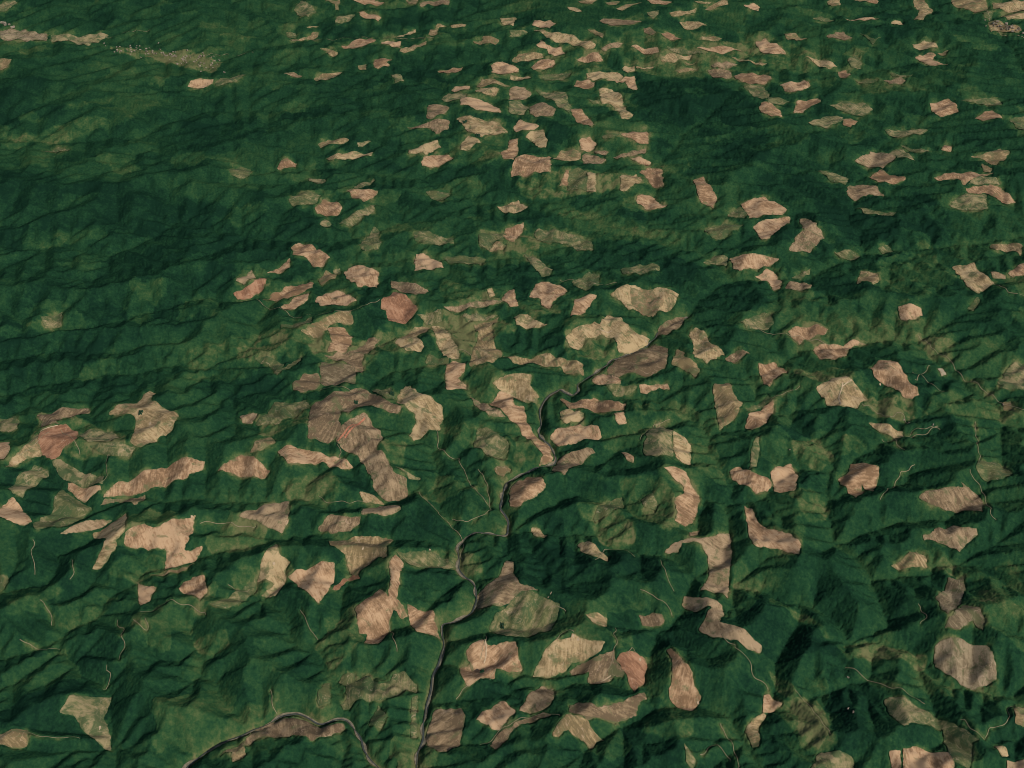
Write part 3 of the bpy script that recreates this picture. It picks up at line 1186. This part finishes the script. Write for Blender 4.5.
for c in CLEAR:
    m = mpp(c['xy'][:, 1].mean())
    pa = np.array(c['pts']); big = min(1, math.sqrt(np.ptp(pa[:, 0])*np.ptp(pa[:, 1]))/26)
    X = c['xy']; d1 = np.roll(X, -1, 0)-X; ar = np.sum(X[:, 0]*np.roll(X[:, 1], -1)-X[:, 1]*np.roll(X[:, 0], -1)); sg = 1 if ar > 0 else -1
    nn = np.stack([d1[:, 1], -d1[:, 0]], 1)/np.maximum(np.hypot(*d1.T), 1e-6)[:, None]*sg; nv = nn+np.roll(nn, 1, 0); nv /= np.maximum(np.hypot(*nv.T), .7)[:, None]
    c['xy'] = X + nv*m*.6
    c['out'] = ragged(soft(c['xy']), m*(.22+.36*big), m*2.2)
    r = mask(c['out'])
    if r: clear[r[0]] = np.maximum(clear[r[0]], r[1])
jit = lambda P: P
for kind, a, b, pts, xy in LINES:
    if kind in ('STAND', 'DARK'):
        r = mask(ragged(soft(xy), 60, 150))
        if r:
            tmp = np.zeros((MR, MC), np.float32); pad = 14
            tmp[r[0]] = r[1]; j, i = r[0]
            s2 = (slice(max(0, j.start-pad), j.stop+pad), slice(max(0, i.start-pad), i.stop+pad))
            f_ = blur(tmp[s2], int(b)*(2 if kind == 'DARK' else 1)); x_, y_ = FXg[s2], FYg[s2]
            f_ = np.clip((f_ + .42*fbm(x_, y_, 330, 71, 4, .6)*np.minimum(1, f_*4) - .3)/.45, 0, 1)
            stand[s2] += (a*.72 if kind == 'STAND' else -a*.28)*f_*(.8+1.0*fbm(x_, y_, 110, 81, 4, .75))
# ------------------------------------------------------------------ materials
def material(name, rough=.95):
    m = bpy.data.materials.new(name); m.use_nodes = True; nt = m.node_tree; b = nt.nodes['Principled BSDF']
    b.inputs['Roughness'].default_value = rough; b.inputs['Specular IOR Level'].default_value = .12
    return m, nt, b
def nd(nt, t, **k):
    n = nt.nodes.new(t)
    for a, v in k.items(): setattr(n, a, v)
    return n
def noise_node(nt, vec, scale, detail=5, rough=.6, dist=0):
    n = nd(nt, 'ShaderNodeTexNoise'); nt.links.new(vec, n.inputs['Vector'])
    n.inputs['Scale'].default_value = scale; n.inputs['Detail'].default_value = detail; n.inputs['Roughness'].default_value = rough; n.inputs['Distortion'].default_value = dist
    return n.outputs['Fac']
def ramp(nt, fac, stops):
    n = nd(nt, 'ShaderNodeValToRGB'); nt.links.new(fac, n.inputs['Fac']); e = n.color_ramp.elements
    while len(e) < len(stops): e.new(.5)
    for k, (p, c) in enumerate(stops): e[k].position = p; e[k].color = (*c, 1)
    return n.outputs['Color']
def mix(nt, fac, a, b, mode='MIX'):
    n = nd(nt, 'ShaderNodeMix', data_type='RGBA', blend_type=mode)
    for s, v in ((n.inputs['Factor'], fac), (n.inputs['A'], a), (n.inputs['B'], b)):
        if hasattr(v, 'node'): nt.links.new(v, s)
        elif isinstance(v, (int, float)): s.default_value = v
        else: s.default_value = (*v, 1)
    return n.outputs['Result']
def math_node(nt, op, a, b, clamp=False):
    n = nd(nt, 'ShaderNodeMath', operation=op, use_clamp=clamp)
    for s, v in ((n.inputs[0], a), (n.inputs[1], b)):
        if hasattr(v, 'node'): nt.links.new(v, s)
        else: s.default_value = v
    return n.outputs[0]

def forest_material():
    m, nt, b = material('conifer_canopy', .9)
    pos = nd(nt, 'ShaderNodeNewGeometry').outputs['Position']
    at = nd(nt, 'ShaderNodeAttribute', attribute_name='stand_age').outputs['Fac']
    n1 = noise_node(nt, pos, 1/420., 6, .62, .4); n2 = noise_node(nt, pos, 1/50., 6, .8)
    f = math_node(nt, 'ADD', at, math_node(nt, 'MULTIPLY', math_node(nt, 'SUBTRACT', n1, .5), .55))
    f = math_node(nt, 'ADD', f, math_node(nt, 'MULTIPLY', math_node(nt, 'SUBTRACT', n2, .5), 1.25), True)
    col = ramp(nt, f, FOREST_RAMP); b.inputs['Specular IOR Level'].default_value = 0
    nt.links.new(col, b.inputs['Base Color'])
    return m
FOREST_RAMP = [(0, (.0065,.0255,.0145)), (.28, (.0130,.048,.0215)), (.52, (.0270,.071,.027)), (.76, (.062,.098,.037)), (1, (.125,.130,.058))]
def soil_material(name, c0, c1, c2, green, gamt):
    m, nt, b = material(name)
    pos = nd(nt, 'ShaderNodeNewGeometry').outputs['Position']
    rnd = nd(nt, 'ShaderNodeObjectInfo').outputs['Random']
    n1 = noise_node(nt, pos, 1/330., 5, .6, .5); n2 = noise_node(nt, pos, 1/70., 5, .65, .8)
    f = math_node(nt, 'ADD', math_node(nt, 'MULTIPLY', n1, .6), math_node(nt, 'MULTIPLY', n2, .4))
    f = math_node(nt, 'ADD', f, math_node(nt, 'MULTIPLY', math_node(nt, 'SUBTRACT', rnd, .5), .16))
    fl = nd(nt, 'ShaderNodeAttribute', attribute_name='fall_line').outputs['Vector']
    st = noise_node(nt, fl, 1/34., 4, .7)                     # skid and gully streaks down the slope
    f = math_node(nt, 'ADD', f, math_node(nt, 'MULTIPLY', math_node(nt, 'SUBTRACT', st, .5), .55))
    col = ramp(nt, f, [(.41, c0), (.5, c1), (.59, c2)])
    n3 = noise_node(nt, pos, 1/210., 6, .68, .6)
    g = ramp(nt, n3, [(gamt, (0,0,0)), (gamt+.10, (.85,.85,.85))])
    col = mix(nt, g, col, green)
    ed = nd(nt, 'ShaderNodeAttribute', attribute_name='edge_distance').outputs['Fac']
    n5 = noise_node(nt, pos, 1/90., 5, .7)                    # scrub creeping in from the edge
    fr = math_node(nt, 'SUBTRACT', math_node(nt, 'MULTIPLY', n5, 95.0), math_node(nt, 'ADD', ed, 34.0))
    fr = math_node(nt, 'MULTIPLY', fr, .05, True); fr = math_node(nt, 'MULTIPLY', fr, .9)
    col = mix(nt, fr, col, green)
    # bulldozed skid trails: thin pale wandering lines
    n4 = noise_node(nt, pos, 1/260., 2, .5, 1.6)
    tr = ramp(nt, n4, [(.492, (0,0,0)), (.5, (.38,.38,.38)), (.508, (0,0,0))])
    col = mix(nt, tr, col, (.50,.36,.25))
    nt.links.new(col, b.inputs['Base Color'])
    return m
MATS = {
 'p': soil_material('bare_pinkish_soil', (.180,.111,.061), (.305,.192,.108), (.415,.278,.163), (.120,.125,.058), .58),
 't': soil_material('bare_tan_soil', (.152,.114,.057), (.268,.193,.100), (.380,.282,.154), (.105,.120,.052), .52),
 'b': soil_material('dull_brown_slash', (.118,.084,.049), (.210,.149,.086), (.300,.217,.128), (.095,.105,.048), .54),
 'r': soil_material('reddish_soil', (.175,.090,.052), (.262,.135,.078), (.335,.190,.113), (.15,.12,.06), .64),
 'o': soil_material('regrowing_grass', (.080,.092,.038), (.150,.145,.066), (.245,.200,.105), (.050,.085,.034), .48),
 'k': soil_material('greyish_brown_slash', (.100,.078,.046), (.170,.131,.079), (.245,.193,.120), (.085,.095,.043), .52),
 'y': soil_material('quarried_rock', (.24,.20,.14), (.30,.25,.17), (.34,.29,.2), (.2,.17,.1), .7)}
def plain(name, c, rough=.9, var=.3, sc=1/40.):
    m, nt, b = material(name, rough); pos = nd(nt, 'ShaderNodeNewGeometry').outputs['Position']
    n = noise_node(nt, pos, sc, 4, .6)
    nt.links.new(ramp(nt, n, [(.3, tuple(v*(1-var) for v in c)), (.7, tuple(v*(1+var) for v in c))]), b.inputs['Base Color']); return m
FOREST = forest_material()
ROADM = plain('crushed_rock_road', (.22,.185,.115)); WATER = plain('river_water', (.050,.060,.055), .35, .3)
CLUMPM = plain('dark_needles', (.016,.048,.026)); BANK = plain('river_gravel', (.165,.145,.10), .95, .4); SOIL = plain('forest_floor_soil', (.05,.05,.03))
WALLM = plain('weathered_wall_paint', (.20,.17,.13)); ROOFM = plain('weathered_roof', (.20,.17,.13), .9, .5, 1/90.); TRACKM = plain('bare_dirt', (.38,.29,.19)); REDM = plain('red_dirt', (.36,.15,.09))

# ------------------------------------------------------------------ mesh helpers
def obj(name, verts, faces, m, loc=(0,0,0), parent=None, smooth=False):
    me = bpy.data.meshes.new(name); v = np.asarray(verts, np.float32); 
    me.from_pydata([tuple(map(float, p)) for p in v], [], [tuple(int(i) for i in f) for f in faces]); me.materials.append(m)
    if smooth: me.polygons.foreach_set('use_smooth', [True]*len(me.polygons))
    me.update(); ob = bpy.data.objects.new(name, me); ob.location = loc; COL.objects.link(ob)
    if parent: ob.parent = parent
    return ob
def grid_mesh(name, X, Y, Z, m, kind):
    nr, nc = X.shape; me = bpy.data.meshes.new(name)
    co = np.stack([X, Y, Z], -1).reshape(-1, 3).astype(np.float32)
    idx = np.arange(nr*nc).reshape(nr, nc)
    q = np.stack([idx[:-1,:-1], idx[:-1,1:], idx[1:,1:], idx[1:,:-1]], -1).reshape(-1).astype(np.int32); nf = len(q)//4
    me.vertices.add(nr*nc); me.vertices.foreach_set('co', co.ravel())
    me.loops.add(len(q)); me.loops.foreach_set('vertex_index', q)
    me.polygons.add(nf); me.polygons.foreach_set('loop_start', np.arange(nf, dtype=np.int32)*4)
    me.polygons.foreach_set('use_smooth', np.ones(nf, bool)); me.update(calc_edges=True); me.validate()
    me.materials.append(m); ob = bpy.data.objects.new(name, me); COL.objects.link(ob); ob['kind'] = kind
    return ob
def tag(o, label, cat, group=None):
    o['label'] = label; o['category'] = cat
    if group: o['group'] = group
def cumdist(P):
    return np.concatenate([[0], np.cumsum(np.hypot(*(P[1:]-P[:-1]).T))])
def resample(P, step, wob=0):
    d = cumdist(P); n = max(2, int(d[-1]/step)+1); t = np.linspace(0, d[-1], n)
    Q = np.stack([np.interp(t, d, P[:, 0]), np.interp(t, d, P[:, 1])], 1)
    for _ in range(3): Q[1:-1] = (Q[:-2]+2*Q[1:-1]+Q[2:])/4
    if wob: Q[1:-1, 0] += wob*vnoise(Q[1:-1, 0]*1., Q[1:-1, 1]*1., 130, 77); Q[1:-1, 1] += wob*vnoise(Q[1:-1, 0], Q[1:-1, 1], 130, 78)
    return Q
def ribbon_edges(Q, w):
    T = np.gradient(Q, axis=0); T /= np.maximum(np.hypot(T[:, 0], T[:, 1]), 1e-6)[:, None]; Nn = np.stack([-T[:, 1], T[:, 0]], 1)
    w = np.asarray(w)[:, None] if np.ndim(w) else w
    return Q+Nn*w, Q-Nn*w
def ribbon(name, Q, w, lift, m, kind):
    A, B = ribbon_edges(Q, w); F = []; M = (A+B)/2
    xy = np.stack([A, M, B], 1).reshape(-1, 2); V = np.column_stack([xy, ground(xy[:, 0], xy[:, 1])+lift])
    for k in range(len(Q)):
        if k:
            a = 3*k; F += [(a-3, a-2, a+1, a), (a-2, a-1, a+2, a+1)]
    o = obj(name, V, F, m, smooth=True); o['kind'] = kind; return o
def clear_along(Q, w, val=1.0, arr=None):
    arr = clear if arr is None else arr
    A, B = ribbon_edges(Q, w)
    for k in range(len(Q)-1):
        r = mask(np.array([A[k], A[k+1], B[k+1], B[k]]))
        if r: arr[r[0]] = np.maximum(arr[r[0]], r[1]*val)

# ------------------------------------------------------------------ river, gravel banks, roads
broad = np.zeros((MR, MC), np.float32)
for kind, a, b, pts, xy in LINES:
    if kind == 'RIVER':
        Q = resample(bend(dense(pts, 20, 40), 12, 26), 30); n = len(Q); wv = b*(.23+.12*vnoise(np.arange(n)*1., np.zeros(n), 7, 5))
        side = vnoise(np.arange(n)*1., np.zeros(n), 6, 15); bank = 3 + wv*.7 + 17*np.clip(np.abs(side)*1.6-.25, 0, 1)
        A_, B_ = ribbon_edges(Q, 13*side*1.5); clear_along(Q, wv+5); clear_along(A_, bank+3)
        ribbon('riverbank', A_, bank, 3, BANK, 'structure'); ribbon('river', Q, wv, 6, WATER, 'structure')
        clear_along(Q, 170, 1, broad)
    elif kind == 'STREAM':
        Q = resample(bend(dense(pts, 20, 60), 120, 55), 60); clear_along(Q, 90, .8, broad)
    elif kind == 'ROAD':
        m = mpp(xy[:, 1].mean()); Q = resample(xy, 34, 30); hw = max(3.0, m*.25)
        Q = Q if len(Q) > 2 else resample(xy, 20)
        clear_along(Q, m*.75); ribbon('road', Q, hw, 8, ROADM, 'structure')
# logging tracks that wander along the easiest grade
def drift(x, y, a, n):
    P = [(x, y)]
    for _ in range(n):
        c = a + np.linspace(-.5, .5, 9); px = x+40*np.cos(c); py = y+40*np.sin(c)
        z = ground(np.append(px, x), np.append(py, y), False); up = ground(px+90*np.cos(c), py+90*np.sin(c), False)
        cost = np.abs(z[:9]-z[9])/40*1.6 + np.abs(c-a)*.25 - (up-z[9])*.0012; k = int(np.argmin(cost)); a = c[k]; x, y = px[k], py[k]; P.append((x, y))
    return np.array(P)
for _ in range(22):
    c = random.choice(CLEAR); 
    if c['xy'][:, 1].mean() > 17000: continue
    x, y = c['out'][random.randrange(len(c['out']))]; m = mpp(y)
    Q = resample(drift(x, y, random.uniform(0, 2*PI), random.randint(8, 22)), 34, 26)
    clear_along(Q, m*.6); ribbon('road', Q, max(2.5, m*.17), 7, ROADM, 'structure')
broad = blur(broad, 8)

# ------------------------------------------------------------------ clearings
def interior(P, step):
    x0, y0 = P.min(0); x1, y1 = P.max(0)
    gx, gy = np.meshgrid(np.arange(x0+step/2, x1, step), np.arange(y0+step/2, y1, step)); gx = gx.ravel()+RNG.uniform(-.2, .2, gx.size)*step; gy = gy.ravel()+RNG.uniform(-.2, .2, gy.size)*step
    k = inside(P, gx, gy)
    return np.stack([gx[k], gy[k]], 1)
def patch(P, m, lift):
    ctr = P.mean(0); step = m*2.2
    area = abs(np.sum(P[:, 0]*np.roll(P[:, 1], -1)-P[:, 1]*np.roll(P[:, 0], -1)))/2
    step = max(step, math.sqrt(area/2500))
    I = interior(P, step); pts = [Vector(p) for p in np.concatenate([P, I])-ctr]; n = len(P)
    vo, eo, fo, *_ = delaunay_2d_cdt(pts, [], [list(range(n))], 1, .5)
    v = np.array([(p.x, p.y) for p in vo]); z = ground(v[:, 0]+ctr[0], v[:, 1]+ctr[1]) + lift; zc = z.min()
    return np.column_stack([v, z-zc]), fo, (ctr[0], ctr[1], zc)
from collections import Counter
for k, c in enumerate(CLEAR):
    m = mpp(c['xy'][:, 1].mean())
    V, F, loc = patch(c['out'], m, 4 + (k % 7)*.35)
    if not len(F): print('EMPTY', c['pts'][:2]); continue
    nmn = {'o':'regrowth_patch', 'y':'quarry'}.get(c['k'], 'clearing')
    if 'field' in c['ref'] or 'meadow' in c['ref']: nmn = 'farm_field'
    c['cat'] = nmn.replace('_', ' ')
    ob = c['ob'] = obj(nmn, V, F, MATS[c['k']], loc, smooth=True)
    A = np.column_stack([V[:, :2], np.ones(len(V))]); gr = np.linalg.lstsq(A, V[:, 2], rcond=None)[0][:2]; gr = gr/max(np.hypot(*gr), 1e-6)
    u = V[:, 0]*-gr[1]+V[:, 1]*gr[0] + 14*vnoise(V[:, 0], V[:, 1], 160, 5); v_ = V[:, 0]*gr[0]+V[:, 1]*gr[1]
    fa = ob.data.attributes.new('fall_line', 'FLOAT_VECTOR', 'POINT'); fa.data.foreach_set('vector', np.column_stack([u+loc[0]*.37, v_/7+loc[1]*.53, 0*u]).astype(np.float32).ravel())
    B = c['out']-np.array(loc[:2]); dd = np.min((V[:, None, 0]-B[None, :, 0])**2+(V[:, None, 1]-B[None, :, 1])**2, axis=1)**.5
    da = ob.data.attributes.new('edge_distance', 'FLOAT', 'POINT'); da.data.foreach_set('value', (dd*10/m).astype(np.float32))

# what lies inside the clearings: dirt landings, tracks and left-over tree clumps
def owner(x, y):
    for c in CLEAR:
        if 'ob' in c and inside(c['out'], np.array([x]), np.array([y]))[0]: return c
    q = min((np.hypot(c['out'][:, 0]-x, c['out'][:, 1]-y).min(), k) for k, c in enumerate(CLEAR) if 'ob' in c)
    return CLEAR[q[1]] if q[0] < 60 else None
for line in PARTS.strip().splitlines():
    kd, *q = line.split(); P = np.array([tuple(map(float, t.split(','))) for t in q]); x, y = hit(P[:, 0], P[:, 1]); P = np.stack([x, y], 1)
    c = owner(*(P.mean(0) if kd == 'SOIL' else P[len(P)//2]))
    if c is None: print('no owner', line); continue
    ob = c['ob']; L0 = np.array(ob.location); m = mpp(P[0, 1])
    if kd in ('TRACK', 'RED'):
        Q = resample(P, m*2, m*.4); A, B = ribbon_edges(Q, m*(.55 if kd == 'TRACK' else .9)); M = (A+B)/2; F = []
        xy = np.stack([A, M, B], 1).reshape(-1, 2); V = np.column_stack([xy, ground(xy[:, 0], xy[:, 1])+9.5]) - L0
        for k in range(1, len(Q)): a = 3*k; F += [(a-3, a-2, a+1, a), (a-2, a-1, a+2, a+1)]
        obj('dirt_track', V, F, TRACKM if kd == 'TRACK' else REDM, parent=ob, smooth=True)
    elif kd == 'SOIL':
        V, F, loc = patch(ragged(P, m*.7, m*2), m, 9.5); obj('bare_soil', V, F, MATS['p'], np.array(loc)-L0, parent=ob, smooth=True)
    elif kd == 'LAND':
        an = np.linspace(0, 2*PI, 14)[:-1]; rr = m*RNG.uniform(.6, 1.4, 13); Pp = np.stack([P[0, 0]+np.cos(an)*rr, P[0, 1]+np.sin(an)*rr*1.4], 1)
        V, F, loc = patch(Pp, m*.6, 9.5); obj('dirt_landing', V, F, TRACKM, np.array(loc)-L0, parent=ob, smooth=True)
    elif kd == 'CLUMP':
        V = []; F = []
        for _ in range(34):
            tx, ty = np.clip(RNG.normal(0, 1, 2), -1.5, 1.5)*m*(1.1, 1.5); tx += P[0, 0]; ty += P[0, 1]; tz = float(ground(tx, ty)); r = m*random.uniform(.45, .7); hh = random.uniform(24, 40); o_ = len(V)
            for lv, (fr, fz) in enumerate(((.55, .1), (1, .3), (.45, .7))):
                for k in range(6): a = k*PI/3+lv; V.append((tx+math.cos(a)*r*fr, ty+math.sin(a)*r*fr, tz+hh*fz))
            V.append((tx, ty, tz+hh))
            for lv in range(2):
                for k in range(6): F.append((o_+lv*6+k, o_+lv*6+(k+1) % 6, o_+lv*6+6+(k+1) % 6, o_+lv*6+6+k))
            for k in range(6): F.append((o_+12+k, o_+12+(k+1) % 6, o_+18))
        cl = obj('tree_clump', np.array(V)-L0, F, CLUMPM, parent=ob)

# ------------------------------------------------------------------ forest sheet
g = ground(FXg, FYg)
tall = 10 + 3*fbm(FXg, FYg, 90, 41, 3) + 3*mosaic(FXg, FYg, 620, 201)
cell = np.clip(wid(FYg)*2/MC, 8, 60)
tall = tall + RNG.uniform(-1, 1, tall.shape)*np.minimum(cell*.46, 20.0)
hole = clear > .5
h0_ = clear > .5; hole[:-1] |= h0_[1:]; hole[1:] |= h0_[:-1]; hole[:, 1:] |= h0_[:, :-1]; hole[:, :-1] |= h0_[:, 1:]                                   # trees stand just outside the edge of each clearing
Z = np.where(hole, g-4-cell*.12, g+tall)
forest = grid_mesh('forest', FXg, FYg, Z, FOREST, 'stuff')
mo = mosaic(FXg, FYg, 620, 201); mo2 = mosaic(FXg, FYg, 1500, 301)
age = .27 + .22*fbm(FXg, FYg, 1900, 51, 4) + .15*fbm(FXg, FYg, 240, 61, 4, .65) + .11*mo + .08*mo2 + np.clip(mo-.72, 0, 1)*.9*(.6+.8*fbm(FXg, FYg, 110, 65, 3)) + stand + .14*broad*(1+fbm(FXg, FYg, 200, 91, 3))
near_clear = blur(hole.astype(np.float32), 9)             # young growth crowds round the cleared land
age = age + np.clip(near_clear*(.42 + 1.5*fbm(FXg, FYg, 190, 97, 4, .65)), 0, .6)
at = forest.data.attributes.new('stand_age', 'FLOAT', 'POINT'); at.data.foreach_set('value', np.clip(age, 0, 1).astype(np.float32).ravel())
tag(forest, 'dark conifer forest covering the hills between the clearings', 'forest')
# the land under the trees, carried out to the horizon
bx = np.concatenate([-np.geomspace(260000, 26000, 14), np.linspace(-24000, 24000, 97), np.geomspace(26000, 260000, 14)])
by = np.concatenate([[-120000, -60000, -30000, -15000, -7000, -2000], np.linspace(0, 60000, 121), np.geomspace(62000, 320000, 14)])
BX, BY = np.meshgrid(bx, by)
inb = (np.abs(BX) < wid(np.maximum(BY, 0))*.93) & (BY > 3200) & (BY < 56000)
GZ = ground(BX, np.maximum(BY, 1), False); GZ = np.where(inb, -60, np.where((np.abs(BX) < wid(np.maximum(BY, 0))*1.1) & (BY > 1500) & (BY < 64000), np.minimum(GZ, 0)-30, GZ))
ground_o = grid_mesh('ground', BX, BY, GZ, FOREST, 'structure')
a2 = ground_o.data.attributes.new('stand_age', 'FLOAT', 'POINT'); a2.data.foreach_set('value', np.full(BX.size, .3, np.float32))

# ------------------------------------------------------------------ houses of the far valley towns and the hill farms
def house(name, L, Wd, hh, x, y, rot, label, group, lift=4):
    rh = hh+Wd*.35; a, b = L/2, Wd/2
    root = bpy.data.objects.new(name, None); COL.objects.link(root); root.location = (x, y, float(ground(x, y))+lift); root.rotation_euler = (0, 0, rot)
    V = [(-a,-b,-12),(a,-b,-12),(a,b,-12),(-a,b,-12),(-a,-b,hh),(a,-b,hh),(a,b,hh),(-a,b,hh),(-a,0,rh-.4),(a,0,rh-.4)]
    obj('wall', V, [(0,1,5,4),(2,3,7,6),(1,2,6,9,5),(3,0,4,8,7)], WALLM, parent=root)
    e = 1.5
    R = [(-a-e,-b-e,hh-.6),(a+e,-b-e,hh-.6),(a+e,0,rh),(-a-e,0,rh),(a+e,b+e,hh-.6),(-a-e,b+e,hh-.6)]
    R += [(x_, y_, z_+1.2) for x_, y_, z_ in R]
    obj('roof', R, [(6,7,8,9),(9,8,10,11),(0,3,2,1),(3,5,4,2),(0,1,7,6),(4,5,11,10),(1,2,8,7),(2,4,10,8),(0,6,9,3),(3,9,11,5)], ROOFM, parent=root)
    tag(root, label, 'house' if name == 'house' else 'farm building', group); return root
TOWN = []
def towns(n, xs, ys, label, group, L0, L1, sp=(3, 2)):
    t = RNG.random(n); px = xs[0]+(xs[1]-xs[0])*t + RNG.normal(0, sp[0], n); py = ys[0]+(ys[1]-ys[0])*t + RNG.normal(0, sp[1], n)
    X, Y = hit(px, py)
    for x, y in zip(X, Y):
        L = random.uniform(L0, L1)
        house('house', L, L*random.uniform(.5, .8), L*.18, float(x), float(y), random.uniform(0, PI), label, group, 20)
towns(40, (160, 216), (53, 66), 'tiny pale house in the speckled town along the far valley', 'houses of the far valley town', 30, 62, (10, 3.6))
towns(46, (112, 190), (47, 58), 'tiny pale house in the speckled town along the far valley', 'houses of the far valley town', 30, 60, (7, 2.2))
towns(26, (984, 1018), (22, 31), 'tiny pale house in the settlement among the far farm fields', 'houses of the far farm settlement', 40, 80)
towns(7, (2, 10), (24, 27), 'tiny bright shed at the edge of the far valley floor', 'sheds on the far valley floor', 60, 110)
for px, py, lab in FARMS:
    x, y = hit(np.array([px]), np.array([py])); L = 26
    house('barn', L, 15, 7, float(x[0]), float(y[0]), random.uniform(0, PI), lab, None, 8)

# ------------------------------------------------------------------ labels
def feats(c):
    P = np.array(c['pts'], float); c['ctr'] = P.mean(0)
    A = abs(np.sum(P[:, 0]*np.roll(P[:, 1], -1)-P[:, 1]*np.roll(P[:, 0], -1)))/2
    D = P-P.mean(0); ev, evec = np.linalg.eigh(D.T@D/len(P)); asp = math.sqrt(ev[1]/max(ev[0], 1e-6))
    size = 'tiny' if A < 45 else 'small' if A < 130 else 'large' if A > 900 else ''
    v = evec[:, 1]; ang = abs(math.degrees(math.atan2(v[1], v[0]))) ; ang = min(ang, 180-ang)
    sh = 'thin' if asp > 4.2 else 'long' if asp > 2.6 else 'upright' if (ang > 60 and asp > 1.4) else ''
    col = {'p':'pinkish','t':'tan','b':'dull brown','r':'reddish','o':'olive green','y':'pale','k':'greyish brown'}[c['k']]
    c['adj'] = ' '.join(w for w in (size, sh, col) if w)
    c['noun'] = c['cat']
LABELLED = [c for c in CLEAR if 'ob' in c]
for c in LABELLED: feats(c)
MARKS = [c for c in LABELLED if c['ref']]
def sector(c, L):
    d = c['ctr']-L['ctr']; 
    if abs(d[0]) > abs(d[1])*1.6: return 'right of' if d[0] > 0 else 'left of'
    return 'below' if d[1] > 0 else 'above'
ORD = ['closest', 'second', 'third', 'fourth', 'fifth', 'sixth', 'seventh', 'eighth']
used = set()
for c in LABELLED:
    if c['label']: c['ob']['label'] = c['label']; used.add(c['label'])
for c in LABELLED:
    if not c['label']:
        best = None
        for L in MARKS:
            s = sector(c, L); dc = np.hypot(*(c['ctr']-L['ctr']))
            peers = [q for q in LABELLED if q is not L and q['adj'] == c['adj'] and q['noun'] == c['noun'] and sector(q, L) == s and np.hypot(*(q['ctr']-L['ctr'])) < dc]
            rank = len(peers); 
            if rank >= len(ORD): continue
            cost = dc*(1+.9*rank)
            if best is None or cost < best[0]: best = (cost, rank, s, L)
        _, rank, s, L = best
        t = (c['adj'] + ' ' + c['noun']) + f" {s} {L['ref']}"
        t = (ORD[rank] + ' ' if rank else 'nearest ') + t
        assert t not in used, t
        used.add(t); c['ob']['label'] = t
    c['ob']['category'] = c['cat']; c['ob']['group'] = {'clearing':'bare logged clearings in the forest', 'regrowth patch':'patches growing green again', 'quarry':'bare rock pits', 'farm field':'fields of the far valleys'}[c['cat']]

# ------------------------------------------------------------------ daylight: morning sun from the south-east
EL = math.radians(SUN_EL); AZ = math.radians(SUN_AZ)
sd = bpy.data.lights.new('sun', 'SUN'); sd.energy = SUN_E; sd.angle = math.radians(.5); sd.color = (1, .93, .84)
so = bpy.data.objects.new('sun', sd); COL.objects.link(so)
dirv = Vector((math.sin(AZ)*math.cos(EL), math.cos(AZ)*math.cos(EL), math.sin(EL))); so.rotation_euler = dirv.to_track_quat('Z', 'Y').to_euler()
w = bpy.data.worlds.new('World'); scene.world = w; w.use_nodes = True; nt = w.node_tree
sky = nt.nodes.new('ShaderNodeTexSky'); sky.sky_type = 'NISHITA'; sky.sun_disc = False; sky.sun_elevation = EL; sky.sun_rotation = AZ
nt.links.new(sky.outputs[0], nt.nodes['Background'].inputs[0]); nt.nodes['Background'].inputs[1].default_value = SKY_E
vs = scene.view_settings; vs.view_transform = 'Standard'; vs.look = 'None'; vs.exposure = EXPO; vs.gamma = 1; vs.use_curve_mapping = False
print('total', time.time()-t0)

if HAZE > 0:                                               # the air between the plane and the hills
    x0, x1, y0, y1, z0, z1 = -262000, 262000, -122000, 322000, -120, H+400
    Vh = [(x, y, z) for z in (z0, z1) for y in (y0, y1) for x in (x0, x1)]
    hm = bpy.data.materials.new('thin_air'); hm.use_nodes = True; hn = hm.node_tree
    for n_ in list(hn.nodes):
        if n_.type != 'OUTPUT_MATERIAL': hn.nodes.remove(n_)
    pv = hn.nodes.new('ShaderNodeVolumePrincipled'); pv.inputs['Density'].default_value = HAZE; pv.inputs['Color'].default_value = (.62, .78, 1, 1)
    hn.links.new(pv.outputs[0], hn.nodes['Material Output'].inputs['Volume'])
    hz = obj('haze', Vh, [(0,2,3,1),(4,5,7,6),(0,1,5,4),(1,3,7,5),(3,2,6,7),(2,0,4,6)], hm); hz['kind'] = 'stuff'; tag(hz, 'thin bluish haze over the hills', 'haze')
